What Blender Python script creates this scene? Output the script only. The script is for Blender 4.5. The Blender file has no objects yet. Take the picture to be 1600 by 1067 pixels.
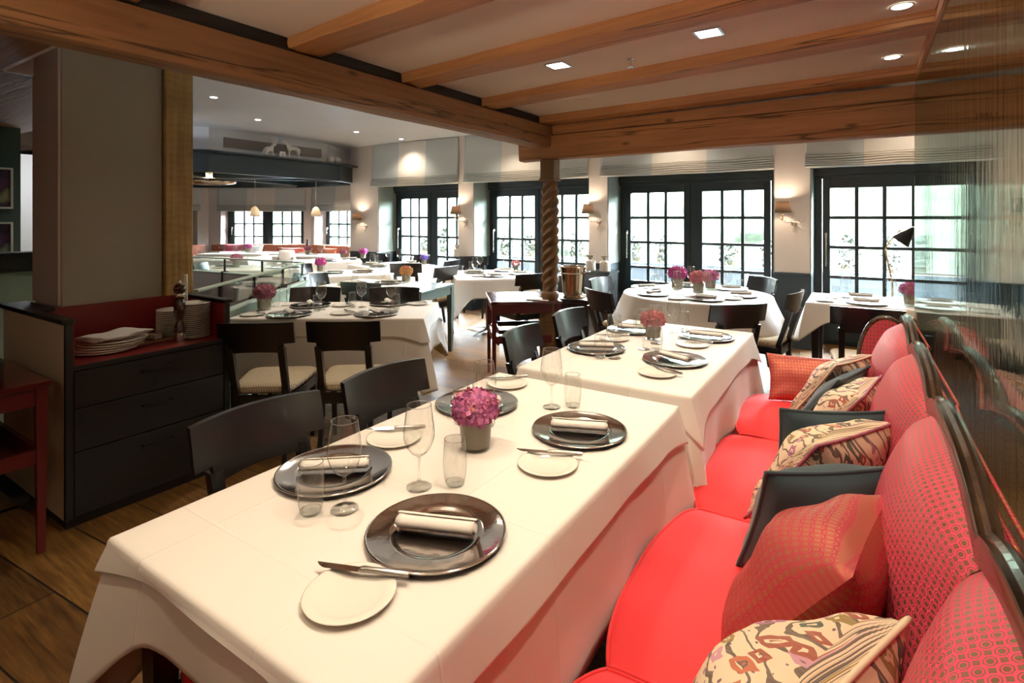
import bpy, math, random
from mathutils import Vector, Matrix, noise as mnoise
random.seed(7)
PI = math.pi
C = bpy.context.scene.collection
scene = bpy.context.scene

# ------------------------------------------------------------------ camera
cam_d = bpy.data.cameras.new('camera'); cam = bpy.data.objects.new('camera', cam_d); C.objects.link(cam)
cam.location = (0, 0, 1.48); cam.rotation_euler = (PI/2, 0, math.radians(33.0))
cam_d.sensor_width = 36; cam_d.lens = 36*845/1600; cam_d.shift_y = -(533.5-340)/1600
cam_d.clip_start = .02; cam_d.clip_end = 200
scene.camera = cam

# ------------------------------------------------------------------ colour management
scene.view_settings.view_transform = 'Standard'; scene.view_settings.look = 'None'
scene.view_settings.gamma = 1; scene.view_settings.use_curve_mapping = False
scene.view_settings.exposure = 0.22
scene.cycles.transparent_max_bounces = 40
scene.cycles.max_bounces = 9; scene.cycles.diffuse_bounces = 7; scene.cycles.glossy_bounces = 4
scene.cycles.transmission_bounces = 6
scene.cycles.caustics_reflective = False; scene.cycles.caustics_refractive = False
scene.cycles.sample_clamp_indirect = 4.0

# ------------------------------------------------------------------ world: bright hazy midday sky
w = bpy.data.worlds.new('sky'); scene.world = w; w.use_nodes = True
nt = w.node_tree; nt.nodes.clear()
out = nt.nodes.new('ShaderNodeOutputWorld'); bg = nt.nodes.new('ShaderNodeBackground')
tc = nt.nodes.new('ShaderNodeTexCoord'); sx = nt.nodes.new('ShaderNodeSeparateXYZ'); cr = nt.nodes.new('ShaderNodeValToRGB')
nt.links.new(tc.outputs['Generated'], sx.inputs[0]); nt.links.new(sx.outputs['Z'], cr.inputs[0])
cr.color_ramp.elements[0].position = 0.0; cr.color_ramp.elements[0].color = (.085, .093, .097, 1)
cr.color_ramp.elements[1].position = .35; cr.color_ramp.elements[1].color = (.82, .92, 1, 1)
nt.links.new(cr.outputs[0], bg.inputs[0]); nt.links.new(bg.outputs[0], out.inputs[0])
bg.inputs[1].default_value = 270.0

def light(name, kind, loc, power, col, rot=(0, 0, 0), **k):
    d = bpy.data.lights.new(name, kind); d.energy = power; d.color = col
    for a, b in k.items(): setattr(d, a, b)
    o = bpy.data.objects.new(name, d); C.objects.link(o); o.location = loc; o.rotation_euler = rot
    return o
# sun on the terrace planting outside (behind the building it never enters the rooms directly)
light('sun', 'SUN', (0, 12, 8), 8.0, (1, .96, .88), (math.radians(38), 0, math.radians(-160)), angle=.02)
# daylight portals in the window openings
for x0, x1 in ((-7.38, -5.52), (-5.22, -3.2), (-2.93, -.86), (-.5, 1.06)):
    p = light('portal', 'AREA', ((x0+x1)/2, 7.42, 1.2), 1, (1, 1, 1), (-PI/2, 0, 0), shape='RECTANGLE', size=x1-x0, size_y=1.9)
    p.data.cycles.is_portal = True
WARM = (1, .80, .58)

# ------------------------------------------------------------------ material helpers
class N:
    def __init__(s, name):
        s.m = bpy.data.materials.new(name); s.m.use_nodes = True; s.t = s.m.node_tree
        s.t.nodes.clear(); s.o = s.t.nodes.new('ShaderNodeOutputMaterial')
    def n(s, typ, ins=None, **at):
        x = s.t.nodes.new('ShaderNode'+typ)
        for a, b in at.items(): setattr(x, a, b)
        for k, v in (ins or {}).items(): s.set(x.inputs[k], v)
        return x
    def set(s, sock, v):
        if isinstance(v, bpy.types.NodeSocket): s.t.links.new(v, sock)
        elif isinstance(v, bpy.types.Node): s.t.links.new(v.outputs[0], sock)
        else:
            if isinstance(v, (tuple, list)) and len(v) == 3 and sock.type == 'RGBA': v = (*v, 1)
            sock.default_value = v
    def math(s, op, a, b=0.0, c=0.0): return s.n('Math', {0: a, 1: b, 2: c}, operation=op).outputs[0]
    def ramp(s, fac, stops, interp='LINEAR'):
        r = s.n('ValToRGB', {0: fac}); e = r.color_ramp; e.interpolation = interp
        while len(e.elements) > len(stops): e.elements.remove(e.elements[-1])
        while len(e.elements) < len(stops): e.elements.new(1)
        for el, (p, c) in zip(e.elements, stops):
            el.position = p; el.color = (*c, 1) if len(c) == 3 else c
        return r.outputs[0]
    def mix(s, f, a, b, mode='MIX'):
        x = s.n('Mix', {0: f}, data_type='RGBA', blend_type=mode); s.set(x.inputs[6], a); s.set(x.inputs[7], b)
        return x.outputs[2]
    def coord(s, kind='Object', scale=(1, 1, 1), rot=(0, 0, 0)):
        t = s.n('TexCoord'); m = s.n('Mapping', {0: t.outputs[kind], 'Rotation': rot, 'Scale': scale}); return m.outputs[0]
    def bsdf(s, color, rough=.5, metal=0, bump=None, bstr=.2, bdist=.01, **k):
        p = s.n('BsdfPrincipled', {'Base Color': color, 'Roughness': rough, 'Metallic': metal})
        for a, b in k.items(): s.set(p.inputs[a.replace('_', ' ')], b)
        if bump is not None:
            b = s.n('Bump', {'Height': bump, 'Strength': bstr, 'Distance': bdist}); s.set(p.inputs['Normal'], b.outputs[0])
        s.t.links.new(p.outputs[0], s.o.inputs[0]); return s.m

def flat(name, col, rough=.5, metal=0, **k): return N(name).bsdf(col, rough, metal, **k)
def fabric(name, col, rough=.85, sc=400, var=.12, **k):
    m = N(name); c = m.coord()
    n1 = m.n('TexNoise', {0: c, 'Scale': sc, 'Detail': 2}); n2 = m.n('TexNoise', {0: c, 'Scale': 6.0})
    f = m.math('MULTIPLY_ADD', n2.outputs[0], 1.0, -.5)
    col2 = m.mix(m.math('MULTIPLY_ADD', f, var, .5), tuple(x*.8 for x in col), tuple(min(1, x*1.2) for x in col))
    return m.bsdf(col2, rough, bump=n1.outputs[0], bstr=.25, bdist=.002, **k)
def wood(name, dark, light_, scale=(.7, 17, 17), rough=.6, cracks=True, bstr=.6):
    m = N(name); c = m.coord(scale=scale); c2 = m.coord(scale=(.8, 3.2, 3.2))
    warp = m.n('TexNoise', {0: c2, 'Scale': 1.6, 'Detail': 3})
    wv = m.n('TexNoise', {0: c, 'Scale': 1.6, 'Detail': 8, 'Roughness': .62, 'Distortion': .15})
    rg = m.n('TexWave', {0: c2, 'Scale': 2.2, 'Distortion': 7, 'Detail': 4, 'Detail Scale': 1.2}, bands_direction='Z')
    f = m.math('ADD', m.math('MULTIPLY', wv.outputs[0], .80), m.math('MULTIPLY', rg.outputs[1], .07))
    f = m.math('ADD', f, m.math('MULTIPLY_ADD', warp.outputs[0], .7, -.28))
    col = m.ramp(f, [(.12, dark), (.5, tuple((a+b)/2 for a, b in zip(dark, light_))), (.92, light_)])
    h = f
    if cracks:
        ck = m.n('TexNoise', {0: m.coord(scale=(.16, 5, 5)), 'Scale': 1.2, 'Detail': 4, 'Distortion': .3})
        k = m.math('ABSOLUTE', m.math('SUBTRACT', ck.outputs[0], .5))
        k = m.ramp(k, [(0, (0, 0, 0)), (.007, (1, 1, 1))])
        kn = m.n('TexVoronoi', {0: m.coord(scale=(1.6, 4.2, 4.2)), 'Scale': 1.4})
        knot = m.ramp(kn.outputs[0], [(.03, (.0, .0, .0)), (.11, (1, 1, 1))])
        col = m.mix(m.math('MULTIPLY', m.math('SUBTRACT', 1, k), .85), col, tuple(x*.18 for x in dark))
        col = m.mix(m.math('MULTIPLY', m.math('SUBTRACT', 1, knot), .8), col, tuple(x*.3 for x in dark))
        h = m.math('ADD', f, m.math('MULTIPLY', k, .5))
    return m.bsdf(col, rough, bump=h, bstr=bstr, bdist=.012)
def plaster(name, col, rough=.9):
    m = N(name); c = m.coord(); n = m.n('TexNoise', {0: c, 'Scale': 2.2, 'Detail': 5}); g = m.n('TexNoise', {0: c, 'Scale': 40, 'Detail': 4})
    cc = m.mix(n.outputs[0], tuple(x*.93 for x in col), tuple(min(1, x*1.05) for x in col))
    return m.bsdf(cc, rough, bump=g.outputs[0], bstr=.12, bdist=.004)
def thin_glass(name, tint=(.97, .98, .97), edge=(.66, .67, .65), ior=1.4, rough=.0):
    m = N(name); lw = m.n('LayerWeight', {0: .5}); col = m.ramp(lw.outputs[1], [(0, tint), (.70, tint), (.98, edge)])
    tr = m.n('BsdfTransparent', {0: col}); gl = m.n('BsdfGlossy', {0: (1, 1, 1), 'Roughness': rough})
    fc = m.n('LayerWeight', {0: .5}); fr = m.math('MULTIPLY_ADD', m.math('POWER', fc.outputs[1], 3.5), .9, .09); mx = m.n('MixShader', {0: fr, 1: tr.outputs[0], 2: gl.outputs[0]})
    m.t.links.new(mx.outputs[0], m.o.inputs[0]); return m.m
def emit(name, col, s):
    m = N(name); e = m.n('Emission', {0: col, 1: s}); m.t.links.new(e.outputs[0], m.o.inputs[0]); return m.m

M = {}
M['beam'] = wood('old_beam_wood', (.22, .085, .027), (.56, .27, .10))
M['beam_dark'] = wood('old_beam_wood_brown', (.17, .078, .030), (.42, .22, .09))
M['post'] = wood('pale_post_wood', (.22, .12, .035), (.62, .42, .15), scale=(17, 17, .8), cracks=False)
M['carved'] = wood('carved_post_wood', (.085, .04, .013), (.26, .14, .05), scale=(17, 17, 1.2), cracks=False, bstr=.3)
M['plank'] = wood('ceiling_planks_wood', (.15, .07, .035), (.36, .19, .10), rough=.7)
M['ceil_warm'] = plaster('ceiling_plaster', (.93, .85, .74))
M['ceil_white'] = plaster('white_ceiling_plaster', (.88, .91, .95), .35)
M['wall'] = plaster('wall_plaster', (.74, .68, .64))
M['reveal'] = plaster('reveal_plaster_daylight_tint', (.30, .35, .31))  # wall plaster with greenish garden daylight tinted into its colour
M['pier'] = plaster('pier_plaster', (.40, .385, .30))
M['pier_lit_side'] = plaster('pier_lit_side_plaster', (.66, .52, .48))  # lighter, pinker copy of the pier plaster, light put into the colour
M['green_wall'] = plaster('green_wall_paint', (.055, .085, .08))
M['parapet'] = plaster('parapet_paint', (.34, .42, .33))
M['grey_panel'] = plaster('grey_panel_paint', (.30, .27, .25))
M['black_wood'] = N('black_wood').bsdf((.0055, .005, .0055), .30, **{'Coat_Weight': .25})
M['joinery'] = flat('dark_joinery_paint', (.012, .022, .026), .38)
M['dado'] = flat('dado_paint', (.02, .032, .04), .4)
M['iron'] = flat('dark_metal', (.02, .02, .02), .4, .8)
M['chrome'] = flat('polished_metal', (.8, .8, .78), .12, 1)
M['steel_handle'] = flat('satin_metal', (.7, .68, .64), .25, 1)
m = N('silver_charger_metal'); nz = m.n('TexNoise', {0: m.coord(), 'Scale': 22, 'Detail': 2})
M['silver'] = m.bsdf((.95, .93, .90), .12, 1, bump=nz.outputs[0], bstr=.22, bdist=.004)
M['brass'] = flat('brass_metal', (.75, .48, .2), .25, 1)
M['copper'] = flat('copper_metal', (.70, .56, .43), .14, 1)
M['porcelain'] = flat('porcelain', (.82, .80, .72), .18)
M['white_paint'] = flat('white_paint', (.8, .79, .77), .5)
M['stucco_white'] = flat('white_figure_glaze', (.85, .83, .80), .45)
m = N('tablecloth_linen'); c_ = m.coord(); nz = m.n('TexNoise', {0: c_, 'Scale': 3.0, 'Detail': 3}); fi = m.n('TexNoise', {0: c_, 'Scale': 500})
sp = m.n('SeparateXYZ', {0: c_}); cr_ = []
for k_, sc_, o_ in ((0, .42, .13), (1, .39, .11)):
    q_ = m.math('ABSOLUTE', m.math('SUBTRACT', m.math('FRACT', m.math('MULTIPLY_ADD', sp.outputs[k_], 1/sc_, o_)), .5)); cr_.append(m.ramp(q_, [(0, (1, 1, 1)), (.012, (.2, .2, .2)), (.05, (0, 0, 0))]))
cz_ = m.math('ADD', *cr_)
M['cloth'] = m.bsdf((.80, .765, .71), .75, bump=m.math('ADD', m.math('ADD', nz.outputs[0], m.math('MULTIPLY', fi.outputs[0], .03)), m.math('MULTIPLY', cz_, .30)), bstr=.4, bdist=.012)
M['napkin'] = fabric('napkin_linen', (.80, .765, .71), .85, 300, .05)
M['coral'] = fabric('coral_velvet', (.80, .035, .042), .75, 500, .6, Sheen_Weight=.15, Sheen_Roughness=.4)
M['teal'] = fabric('teal_wool', (.030, .060, .074), .95, 600, .3, Sheen_Weight=.25)
M['seatcloth'] = None
m = N('cream_checked_seat'); t = m.n('TexCoord')
ch = m.n('TexBrick', {0: m.coord(scale=(1, 1, 1)), 'Color1': (.66, .58, .44, 1), 'Color2': (.60, .52, .38, 1), 'Mortar': (.30, .22, .12, 1), 'Scale': 42, 'Mortar Size': .10, 'Brick Width': .6, 'Row Height': .5})
M['seatcloth'] = m.bsdf(ch.outputs[0], .9)
M['red_paint'] = flat('oxblood_paint', (.10, .010, .010), .35)
M['red_top'] = N('oxblood_lacquer').bsdf((.10, .012, .010), .16, Coat_Weight=.5)
M['aqua_top'] = N('grey_green_lacquer').bsdf((.10, .14, .13), .18, Coat_Weight=.5)
M['cab_black'] = wood('blackened_oak', (.004, .0035, .003), (.010, .0085, .007), cracks=False, rough=.5, bstr=.2)
M['cab_side'] = plaster('cream_side_panel', (.62, .50, .38))
M['cab_red'] = flat('red_lining', (.16, .008, .006), .45)
M['terracotta'] = fabric('terracotta_leather', (.42, .14, .075), .5)
M['pink'] = fabric('pink_cushion', (.62, .13, .20), .8)
M['leaf'] = fabric('shrub_leaf', (.006, .012, .004), .6, 20, .5)
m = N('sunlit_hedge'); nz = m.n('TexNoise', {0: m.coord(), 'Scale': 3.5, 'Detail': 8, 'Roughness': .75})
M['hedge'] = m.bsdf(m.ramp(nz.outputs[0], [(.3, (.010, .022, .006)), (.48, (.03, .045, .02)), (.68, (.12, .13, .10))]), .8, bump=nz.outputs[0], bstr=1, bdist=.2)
M['planter'] = flat('zinc_planter', (.02, .026, .031), .6)
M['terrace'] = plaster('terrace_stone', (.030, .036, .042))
M['glass'] = thin_glass('drinking_glass', (.97, .98, .97), (.22, .22, .21))
m = N('solid_glass'); g = m.n('BsdfGlass', {'Color': (1, 1, 1, 1), 'Roughness': 0.0, 'IOR': 1.45}); m.t.links.new(g.outputs[0], m.o.inputs[0]); M['sglass'] = m.m
M['pane'] = thin_glass('window_pane', (.97, .99, .98), (.8, .85, .83))
M['rail_glass'] = thin_glass('railing_glass', (.90, .96, .93), (.35, .5, .45))
M['vase_glass'] = thin_glass('vase_glass', (.93, .95, .93), (.4, .42, .38))
M['clay'] = flat('taupe_pot', (.42, .35, .25), .6)
M['rail_green'] = flat('pale_green_handrail', (.42, .52, .46), .3)
M['wax'] = flat('cream_wax', (.72, .66, .52), .5)
M['mill'] = N('dark_turned_wood').bsdf((.045, .013, .007), .15, Coat_Weight=.6)
M['board'] = flat('light_board_wood', (.25, .15, .07), .5)
m = N('dark_carved_rail'); wv = m.n('TexNoise', {0: m.coord(scale=(18, 1.5, 18)), 'Scale': 3, 'Detail': 6})
M['rail_wood'] = m.bsdf(m.ramp(wv.outputs[0], [(.3, (.02, .011, .006)), (.7, (.10, .055, .03))]), .25, Coat_Weight=.4)
M['blind_sage'] = fabric('sage_blind_linen', (.62, .66, .65), .9, 120, .15)
M['blind_cream'] = fabric('cream_blind_linen', (.84, .79, .72), .9, 120, .1)
M['linen_bag'] = fabric('linen_bag', (.55, .50, .43), .9)
m = N('pleated_shade'); tr = m.n('BsdfTranslucent', {0: (.55, .38, .26, 1)}); df = m.n('BsdfDiffuse', {0: (.20, .16, .12, 1)})
mx = m.n('MixShader', {0: .28, 1: df.outputs[0], 2: tr.outputs[0]}); m.t.links.new(mx.outputs[0], m.o.inputs[0]); M['shade'] = m.m
m = N('porcelain_shade'); tr = m.n('BsdfTranslucent', {0: (1, .93, .82, 1)}); df = m.n('BsdfDiffuse', {0: (.85, .83, .78, 1)})
mx = m.n('MixShader', {0: .5, 1: df.outputs[0], 2: tr.outputs[0]}); m.t.links.new(mx.outputs[0], m.o.inputs[0]); M['pshade'] = m.m
M['lamp_white'] = emit('lit_downlight', (1, .97, .9, 1), 14)
M['lamp_warm'] = emit('lit_bulb', (1, .72, .4, 1), 12)
def petals(name, a, b, c):
    m = N(name); t = m.n('TexCoord'); v = m.n('TexVoronoi', {0: t.outputs['Object'], 'Scale': 46})
    col = m.mix(m.n('SeparateColor', {0: v.outputs[1]}).outputs[0], a, b)
    nz = m.n('TexNoise', {0: t.outputs['Object'], 'Scale': 14}); f = m.ramp(nz.outputs[0], [(.55, (0, 0, 0)), (.68, (1, 1, 1))])
    return m.bsdf(m.mix(f, col, c), .6, Subsurface_Weight=.1)
M['petal_pink'] = petals('pink_hydrangea', (.62, .17, .32), (.50, .16, .40), (.78, .32, .28))
M['petal_rose'] = petals('rose_hydrangea', (.60, .17, .22), (.70, .28, .32), (.55, .15, .12))
M['petal_mauve'] = petals('mauve_hydrangea', (.32, .09, .14), (.42, .14, .20), (.22, .06, .07))
M['petal_magenta'] = petals('magenta_hydrangea', (.50, .04, .22), (.42, .05, .28), (.6, .08, .2))
M['petal_orange'] = petals('orange_hydrangea', (.48, .17, .06), (.52, .28, .08), (.42, .10, .16))
M['petal_blue'] = petals('violet_hydrangea', (.12, .12, .5), (.3, .15, .5), (.2, .3, .2))

# floor: wide oiled oak planks
m = N('oak_floor'); cc = m.coord(scale=(1, 1, 1), rot=(0, 0, math.radians(-5)))
br = m.n('TexBrick', {0: cc, 'Color1': (.0, .0, .0, 1), 'Color2': (1, 1, 1, 1), 'Mortar': (.5, .5, .5, 1), 'Scale': 1, 'Mortar Size': .004, 'Bias': 0, 'Brick Width': 2.6, 'Row Height': .26})
gr = m.n('TexNoise', {0: m.coord(scale=(2, 26, 1), rot=(0, 0, math.radians(-5))), 'Scale': 2.0, 'Detail': 8, 'Roughness': .62, 'Distortion': .35})
kn = m.n('TexWave', {0: m.coord(scale=(1.2, 5, 1)), 'Scale': 1.3, 'Distortion': 9, 'Detail': 3}, bands_direction='Y')
f = m.math('ADD', m.math('MULTIPLY', gr.outputs[0], .85), m.math('MULTIPLY', kn.outputs[1], .06))
f = m.math('ADD', f, m.math('MULTIPLY_ADD', m.n('SeparateColor', {0: br.outputs[0]}).outputs[0], .25, -.12))
col = m.ramp(f, [(.25, (.05, .020, .004)), (.5, (.15, .068, .013)), (.78, (.32, .17, .04))])
col = m.mix(br.outputs[1], col, (.012, .006, .003))
M['floor'] = m.bsdf(col, m.math('MULTIPLY_ADD', gr.outputs[0], .25, .40), bump=m.math('SUBTRACT', f, m.math('MULTIPLY', br.outputs[1], 1.0)), bstr=.25, bdist=.006)

# streaky antique glass
m = N('streaked_glass'); c = m.coord(scale=(1, 16, 1.2)); n1 = m.n('TexNoise', {0: c, 'Scale': 1.0, 'Detail': 4, 'Distortion': 1.2})
n2 = m.n('TexNoise', {0: m.coord(scale=(1, 16, 2.6)), 'Scale': 1.0, 'Detail': 2})
h = m.math('ADD', n1.outputs[0], m.math('MULTIPLY', n2.outputs[0], 1.0))
bp = m.n('Bump', {'Height': h, 'Strength': .06, 'Distance': .006})
g = m.n('BsdfGlass', {'Color': (.90, .97, .94, 1), 'Roughness': .015, 'IOR': 1.6, 'Normal': bp.outputs[0]})
m.t.links.new(g.outputs[0], m.o.inputs[0]); M['streak'] = m.m

# settee back: pink jacquard with rows of golden octagon rings
def jacquard(name, base, gold, s=.024, metal=.55):
    m = N(name); t = m.n('TexCoord'); uv = m.n('Mapping', {0: t.outputs['UV'], 'Scale': (1/s, 1/(s*1.25), 1)})
    ds = []
    for off in (0.0, .5):
        a = m.n('VectorMath', {0: uv.outputs[0], 1: (off, off, 0)}, operation='ADD')
        fr = m.n('VectorMath', {0: a.outputs[0]}, operation='FRACTION'); ce = m.n('VectorMath', {0: fr.outputs[0], 1: (.5, .5, 0)}, operation='SUBTRACT')
        sp = m.n('SeparateXYZ', {0: ce.outputs[0]})
        ax = m.math('ABSOLUTE', sp.outputs[0]); ay = m.math('ABSOLUTE', sp.outputs[1])
        d = m.math('MAXIMUM', m.math('MAXIMUM', ax, ay), m.math('MULTIPLY', m.math('ADD', ax, ay), .72)); ds.append(d)
    d = m.math('MINIMUM', *ds)
    k = m.ramp(d, [(0, (1, 1, 1)), (.13, (1, 1, 1)), (.14, (0, 0, 0)), (.20, (0, 0, 0)), (.21, (1, 1, 1)), (.255, (1, 1, 1)), (.265, (0, 0, 0)), (.36, (.9, .9, .9))], 'CONSTANT')
    col = m.mix(k, base, gold)
    return m.bsdf(col, m.math('MULTIPLY_ADD', k, -.25, .62), m.math('MULTIPLY', k, metal), bump=k, bstr=.15, bdist=.001)
M['jac'] = jacquard('pink_jacquard', (.80, .065, .15), (.26, .15, .07), .034)
M['jac_red'] = jacquard('red_gold_jacquard', (.44, .025, .05), (.46, .17, .08), .030)
# ikat
def ikat(name, seed=0.0):
    m = N(name); t = m.n('TexCoord'); uvm = m.n('Mapping', {0: t.outputs['UV'], 'Location': (seed, seed*.7, 0), 'Scale': (3.0, 3.0, 1)}); uv = uvm.outputs[0]
    wq = m.n('TexNoise', {0: uv, 'Scale': 5, 'Detail': 2})
    wd = m.n('VectorMath', {0: wq.outputs[1], 'Scale': .16}, operation='SCALE'); p = m.n('VectorMath', {0: uv, 1: wd.outputs[0]}, operation='ADD').outputs[0]
    col = (.74, .60, .42)
    # curling dark vine lines
    w1 = m.n('TexWave', {0: p, 'Scale': 3.6, 'Distortion': 5, 'Detail': 1, 'Detail Scale': 1.5}, bands_direction='DIAGONAL')
    l1 = m.ramp(w1.outputs[1], [(0, (1, 1, 1)), (.10, (1, 1, 1)), (.13, (0, 0, 0))])
    # diamonds in voronoi cells
    v = m.n('TexVoronoi', {0: p, 'Scale': 6.5, 'Randomness': .7}, distance='MANHATTAN')
    cell = m.ramp(m.n('SeparateColor', {0: v.outputs[1]}).outputs[0], [(0, (.30, .04, .02)), (.2, (.04, .035, .05)), (.36, (.36, .10, .24)), (.52, (.26, .16, .03)), (.66, (.48, .10, .04)), (.8, (.03, .06, .05)), (.92, (.55, .25, .35))], 'CONSTANT')
    ring = m.ramp(v.outputs[0], [(0, (1, 1, 1)), (.10, (1, 1, 1)), (.11, (0, 0, 0)), (.2, (0, 0, 0)), (.21, (1, 1, 1)), (.47, (1, 1, 1)), (.48, (0, 0, 0))], 'CONSTANT')
    z = m.n('TexNoise', {0: m.n('Mapping', {0: uv, 'Scale': (60, 8, 1)}).outputs[0], 'Scale': 1, 'Detail': 1})
    col1 = m.mix(l1, col, (.10, .06, .05)); col2 = m.mix(ring, col1, cell)
    v2 = m.n('TexVoronoi', {0: p, 'Scale': 17}); dots = m.ramp(v2.outputs[0], [(0, (1, 1, 1)), (.14, (1, 1, 1)), (.16, (0, 0, 0))]); col3 = m.mix(m.math('MULTIPLY', dots, m.math('SUBTRACT', 1, ring)), col2, (.12, .04, .10))
    return m.bsdf(m.mix(m.math('MULTIPLY', z.outputs[0], .25), col3, (.74, .62, .46)), .85)
M['ikat'] = ikat('ikat_print'); M['ikat2'] = ikat('ikat_print_b', 3.3); M['ikat3'] = ikat('ikat_print_c', 7.9)

# ------------------------------------------------------------------ mesh builder
class MB:
    def __init__(s): s.v = []; s.f = []; s.uv = {}; s.mi = []
    def add(s, vs, fs, mi=0):
        b = len(s.v); s.v += [tuple(x) for x in vs]; s.f += [tuple(b+i for i in f) for f in fs]; s.mi += [mi]*len(fs); return s
    def box(s, x0, x1, y0, y1, z0, z1, mi=0):
        v = [(x0, y0, z0), (x1, y0, z0), (x1, y1, z0), (x0, y1, z0), (x0, y0, z1), (x1, y0, z1), (x1, y1, z1), (x0, y1, z1)]
        return s.add(v, [(3, 2, 1, 0), (4, 5, 6, 7), (0, 1, 5, 4), (1, 2, 6, 5), (2, 3, 7, 6), (3, 0, 4, 7)], mi)
    def obox(s, M4, hx, hy, hz, mi=0):
        v = [M4 @ Vector((a*hx, b*hy, c*hz)) for c in (-1, 1) for a, b in ((-1, -1), (1, -1), (1, 1), (-1, 1))]
        return s.add(v, [(3, 2, 1, 0), (4, 5, 6, 7), (0, 1, 5, 4), (1, 2, 6, 5), (2, 3, 7, 6), (3, 0, 4, 7)], mi)
    def taper(s, p0, p1, a, b, mi=0):       # square bar from p0 to p1, half sizes a -> b
        p0, p1 = Vector(p0), Vector(p1); v = []
        for p, h in ((p0, a), (p1, b)): v += [p+Vector((x*h, y*h, 0)) for x, y in ((-1, -1), (1, -1), (1, 1), (-1, 1))]
        return s.add(v, [(3, 2, 1, 0), (4, 5, 6, 7), (0, 1, 5, 4), (1, 2, 6, 5), (2, 3, 7, 6), (3, 0, 4, 7)], mi)
    def prism(s, poly, z0, z1, mi=0):
        n = len(poly); v = [(x, y, z0) for x, y in poly]+[(x, y, z1) for x, y in poly]
        return s.add(v, [tuple(range(n-1, -1, -1)), tuple(range(n, 2*n))]+[(i, (i+1) % n, n+(i+1) % n, n+i) for i in range(n)], mi)
    def lathe(s, prof, n=32, c=(0, 0, 0), mi=0, cap=False):
        b = []; rows = []
        for r, z in prof:
            rows.append([(c[0]+r*math.cos(2*PI*i/n), c[1]+r*math.sin(2*PI*i/n), c[2]+z) for i in range(n)]); b += rows[-1]
        f = [(k*n+i, k*n+(i+1) % n, (k+1)*n+(i+1) % n, (k+1)*n+i) for k in range(len(prof)-1) for i in range(n)]
        if cap: f += [tuple(range(n-1, -1, -1)), tuple(range((len(prof)-1)*n, len(prof)*n))]
        return s.add(b, f, mi)
    def tube(s, pts, r, n=8, mi=0, closed=False):
        pts = [Vector(p) for p in pts]; rs = r if isinstance(r, (list, tuple)) else [r]*len(pts); L = len(pts); v = []
        prev = None
        for i, p in enumerate(pts):
            a = pts[(i-1) % L] if (closed or i > 0) else p; b = pts[(i+1) % L] if (closed or i < L-1) else p
            d = (b-a).normalized() if (b-a).length > 1e-9 else Vector((0, 0, 1))
            if prev is None: u = d.orthogonal().normalized()
            else: u = (prev-d*prev.dot(d)).normalized()
            prev = u; q = d.cross(u)
            v += [p+(u*math.cos(2*PI*k/n)+q*math.sin(2*PI*k/n))*rs[i] for k in range(n)]
        f = [(i*n+k, i*n+(k+1) % n, ((i+1) % L)*n+(k+1) % n, ((i+1) % L)*n+k) for i in range(L if closed else L-1) for k in range(n)]
        if not closed: f += [tuple(range(n-1, -1, -1)), tuple(range((L-1)*n, L*n))]
        return s.add(v, f, mi)
    def grid(s, fn, nu, nv, mi=0, wrapu=False):
        v = [fn(i/(nu if wrapu else nu), j/nv) for j in range(nv+1) for i in range(nu if wrapu else nu+1)]
        W = nu if wrapu else nu+1
        f = [(j*W+i, j*W+(i+1) % W, (j+1)*W+(i+1) % W, (j+1)*W+i) for j in range(nv) for i in range(nu)]
        return s.add(v, f, mi)
    def build(s, name, mat_, parent=None, smooth=False, bevel=0, loc=None, rot=None, mats=None, uvfn=None, subsurf=0, solid=0, angle=None):
        me = bpy.data.meshes.new(name); me.from_pydata(s.v, [], s.f); me.update()
        for k in (mats or [mat_]): me.materials.append(M[k] if isinstance(k, str) else k)
        if mats:
            for p, i in zip(me.polygons, s.mi): p.material_index = i
        if smooth:
            for p in me.polygons: p.use_smooth = True
            if angle: me.set_sharp_from_angle(angle=math.radians(angle))
        if uvfn:
            u = me.uv_layers.new(name='UVMap')
            for l in me.loops: u.data[l.index].uv = uvfn(me.vertices[l.vertex_index].co)
        o = bpy.data.objects.new(name, me); C.objects.link(o)
        if parent: o.parent = parent
        if loc: o.location = loc
        if rot: o.rotation_euler = rot
        if bevel:
            b = o.modifiers.new('b', 'BEVEL'); b.width = bevel; b.segments = 2; b.limit_method = 'ANGLE'
        if solid:
            b = o.modifiers.new('s', 'SOLIDIFY'); b.thickness = solid; b.offset = 0
        if subsurf:
            b = o.modifiers.new('u', 'SUBSURF'); b.levels = subsurf; b.render_levels = subsurf
        return o

def tag(o, label=None, cat=None, group=None, kind=None):
    if label: o['label'] = label
    if cat: o['category'] = cat
    if group: o['group'] = group
    if kind: o['kind'] = kind
    return o
def thing(name, label, cat, loc=(0, 0, 0), rz=0, group=None, rot=None):
    o = bpy.data.objects.new(name, None); C.objects.link(o); o.location = loc; o.rotation_euler = rot or (0, 0, rz)
    o.empty_display_size = .05
    return tag(o, label, cat, group)
def struct(o): o['kind'] = 'structure'; return o
def dup(root, loc, rz, label, group=None, rot=None, par=None):
    r = root.copy(); C.objects.link(r); r.location = loc; r.rotation_euler = rot or (0, 0, rz); r['label'] = label
    if group: r['group'] = group
    for ch in list(root.children):
        c = ch.copy(); C.objects.link(c); c.parent = r
        for g in ch.children:
            d = g.copy(); C.objects.link(d); d.parent = c
    return r
PROTO = {}
def put(key, fn, loc, rz, label, group=None, rot=None):
    if key not in PROTO:
        o = fn(); o.location = loc; o.rotation_euler = rot or (0, 0, rz); tag(o, label, None, group); PROTO[key] = o; return o
    return dup(PROTO[key], loc, rz, label, group, rot)
D = math.radians

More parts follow.
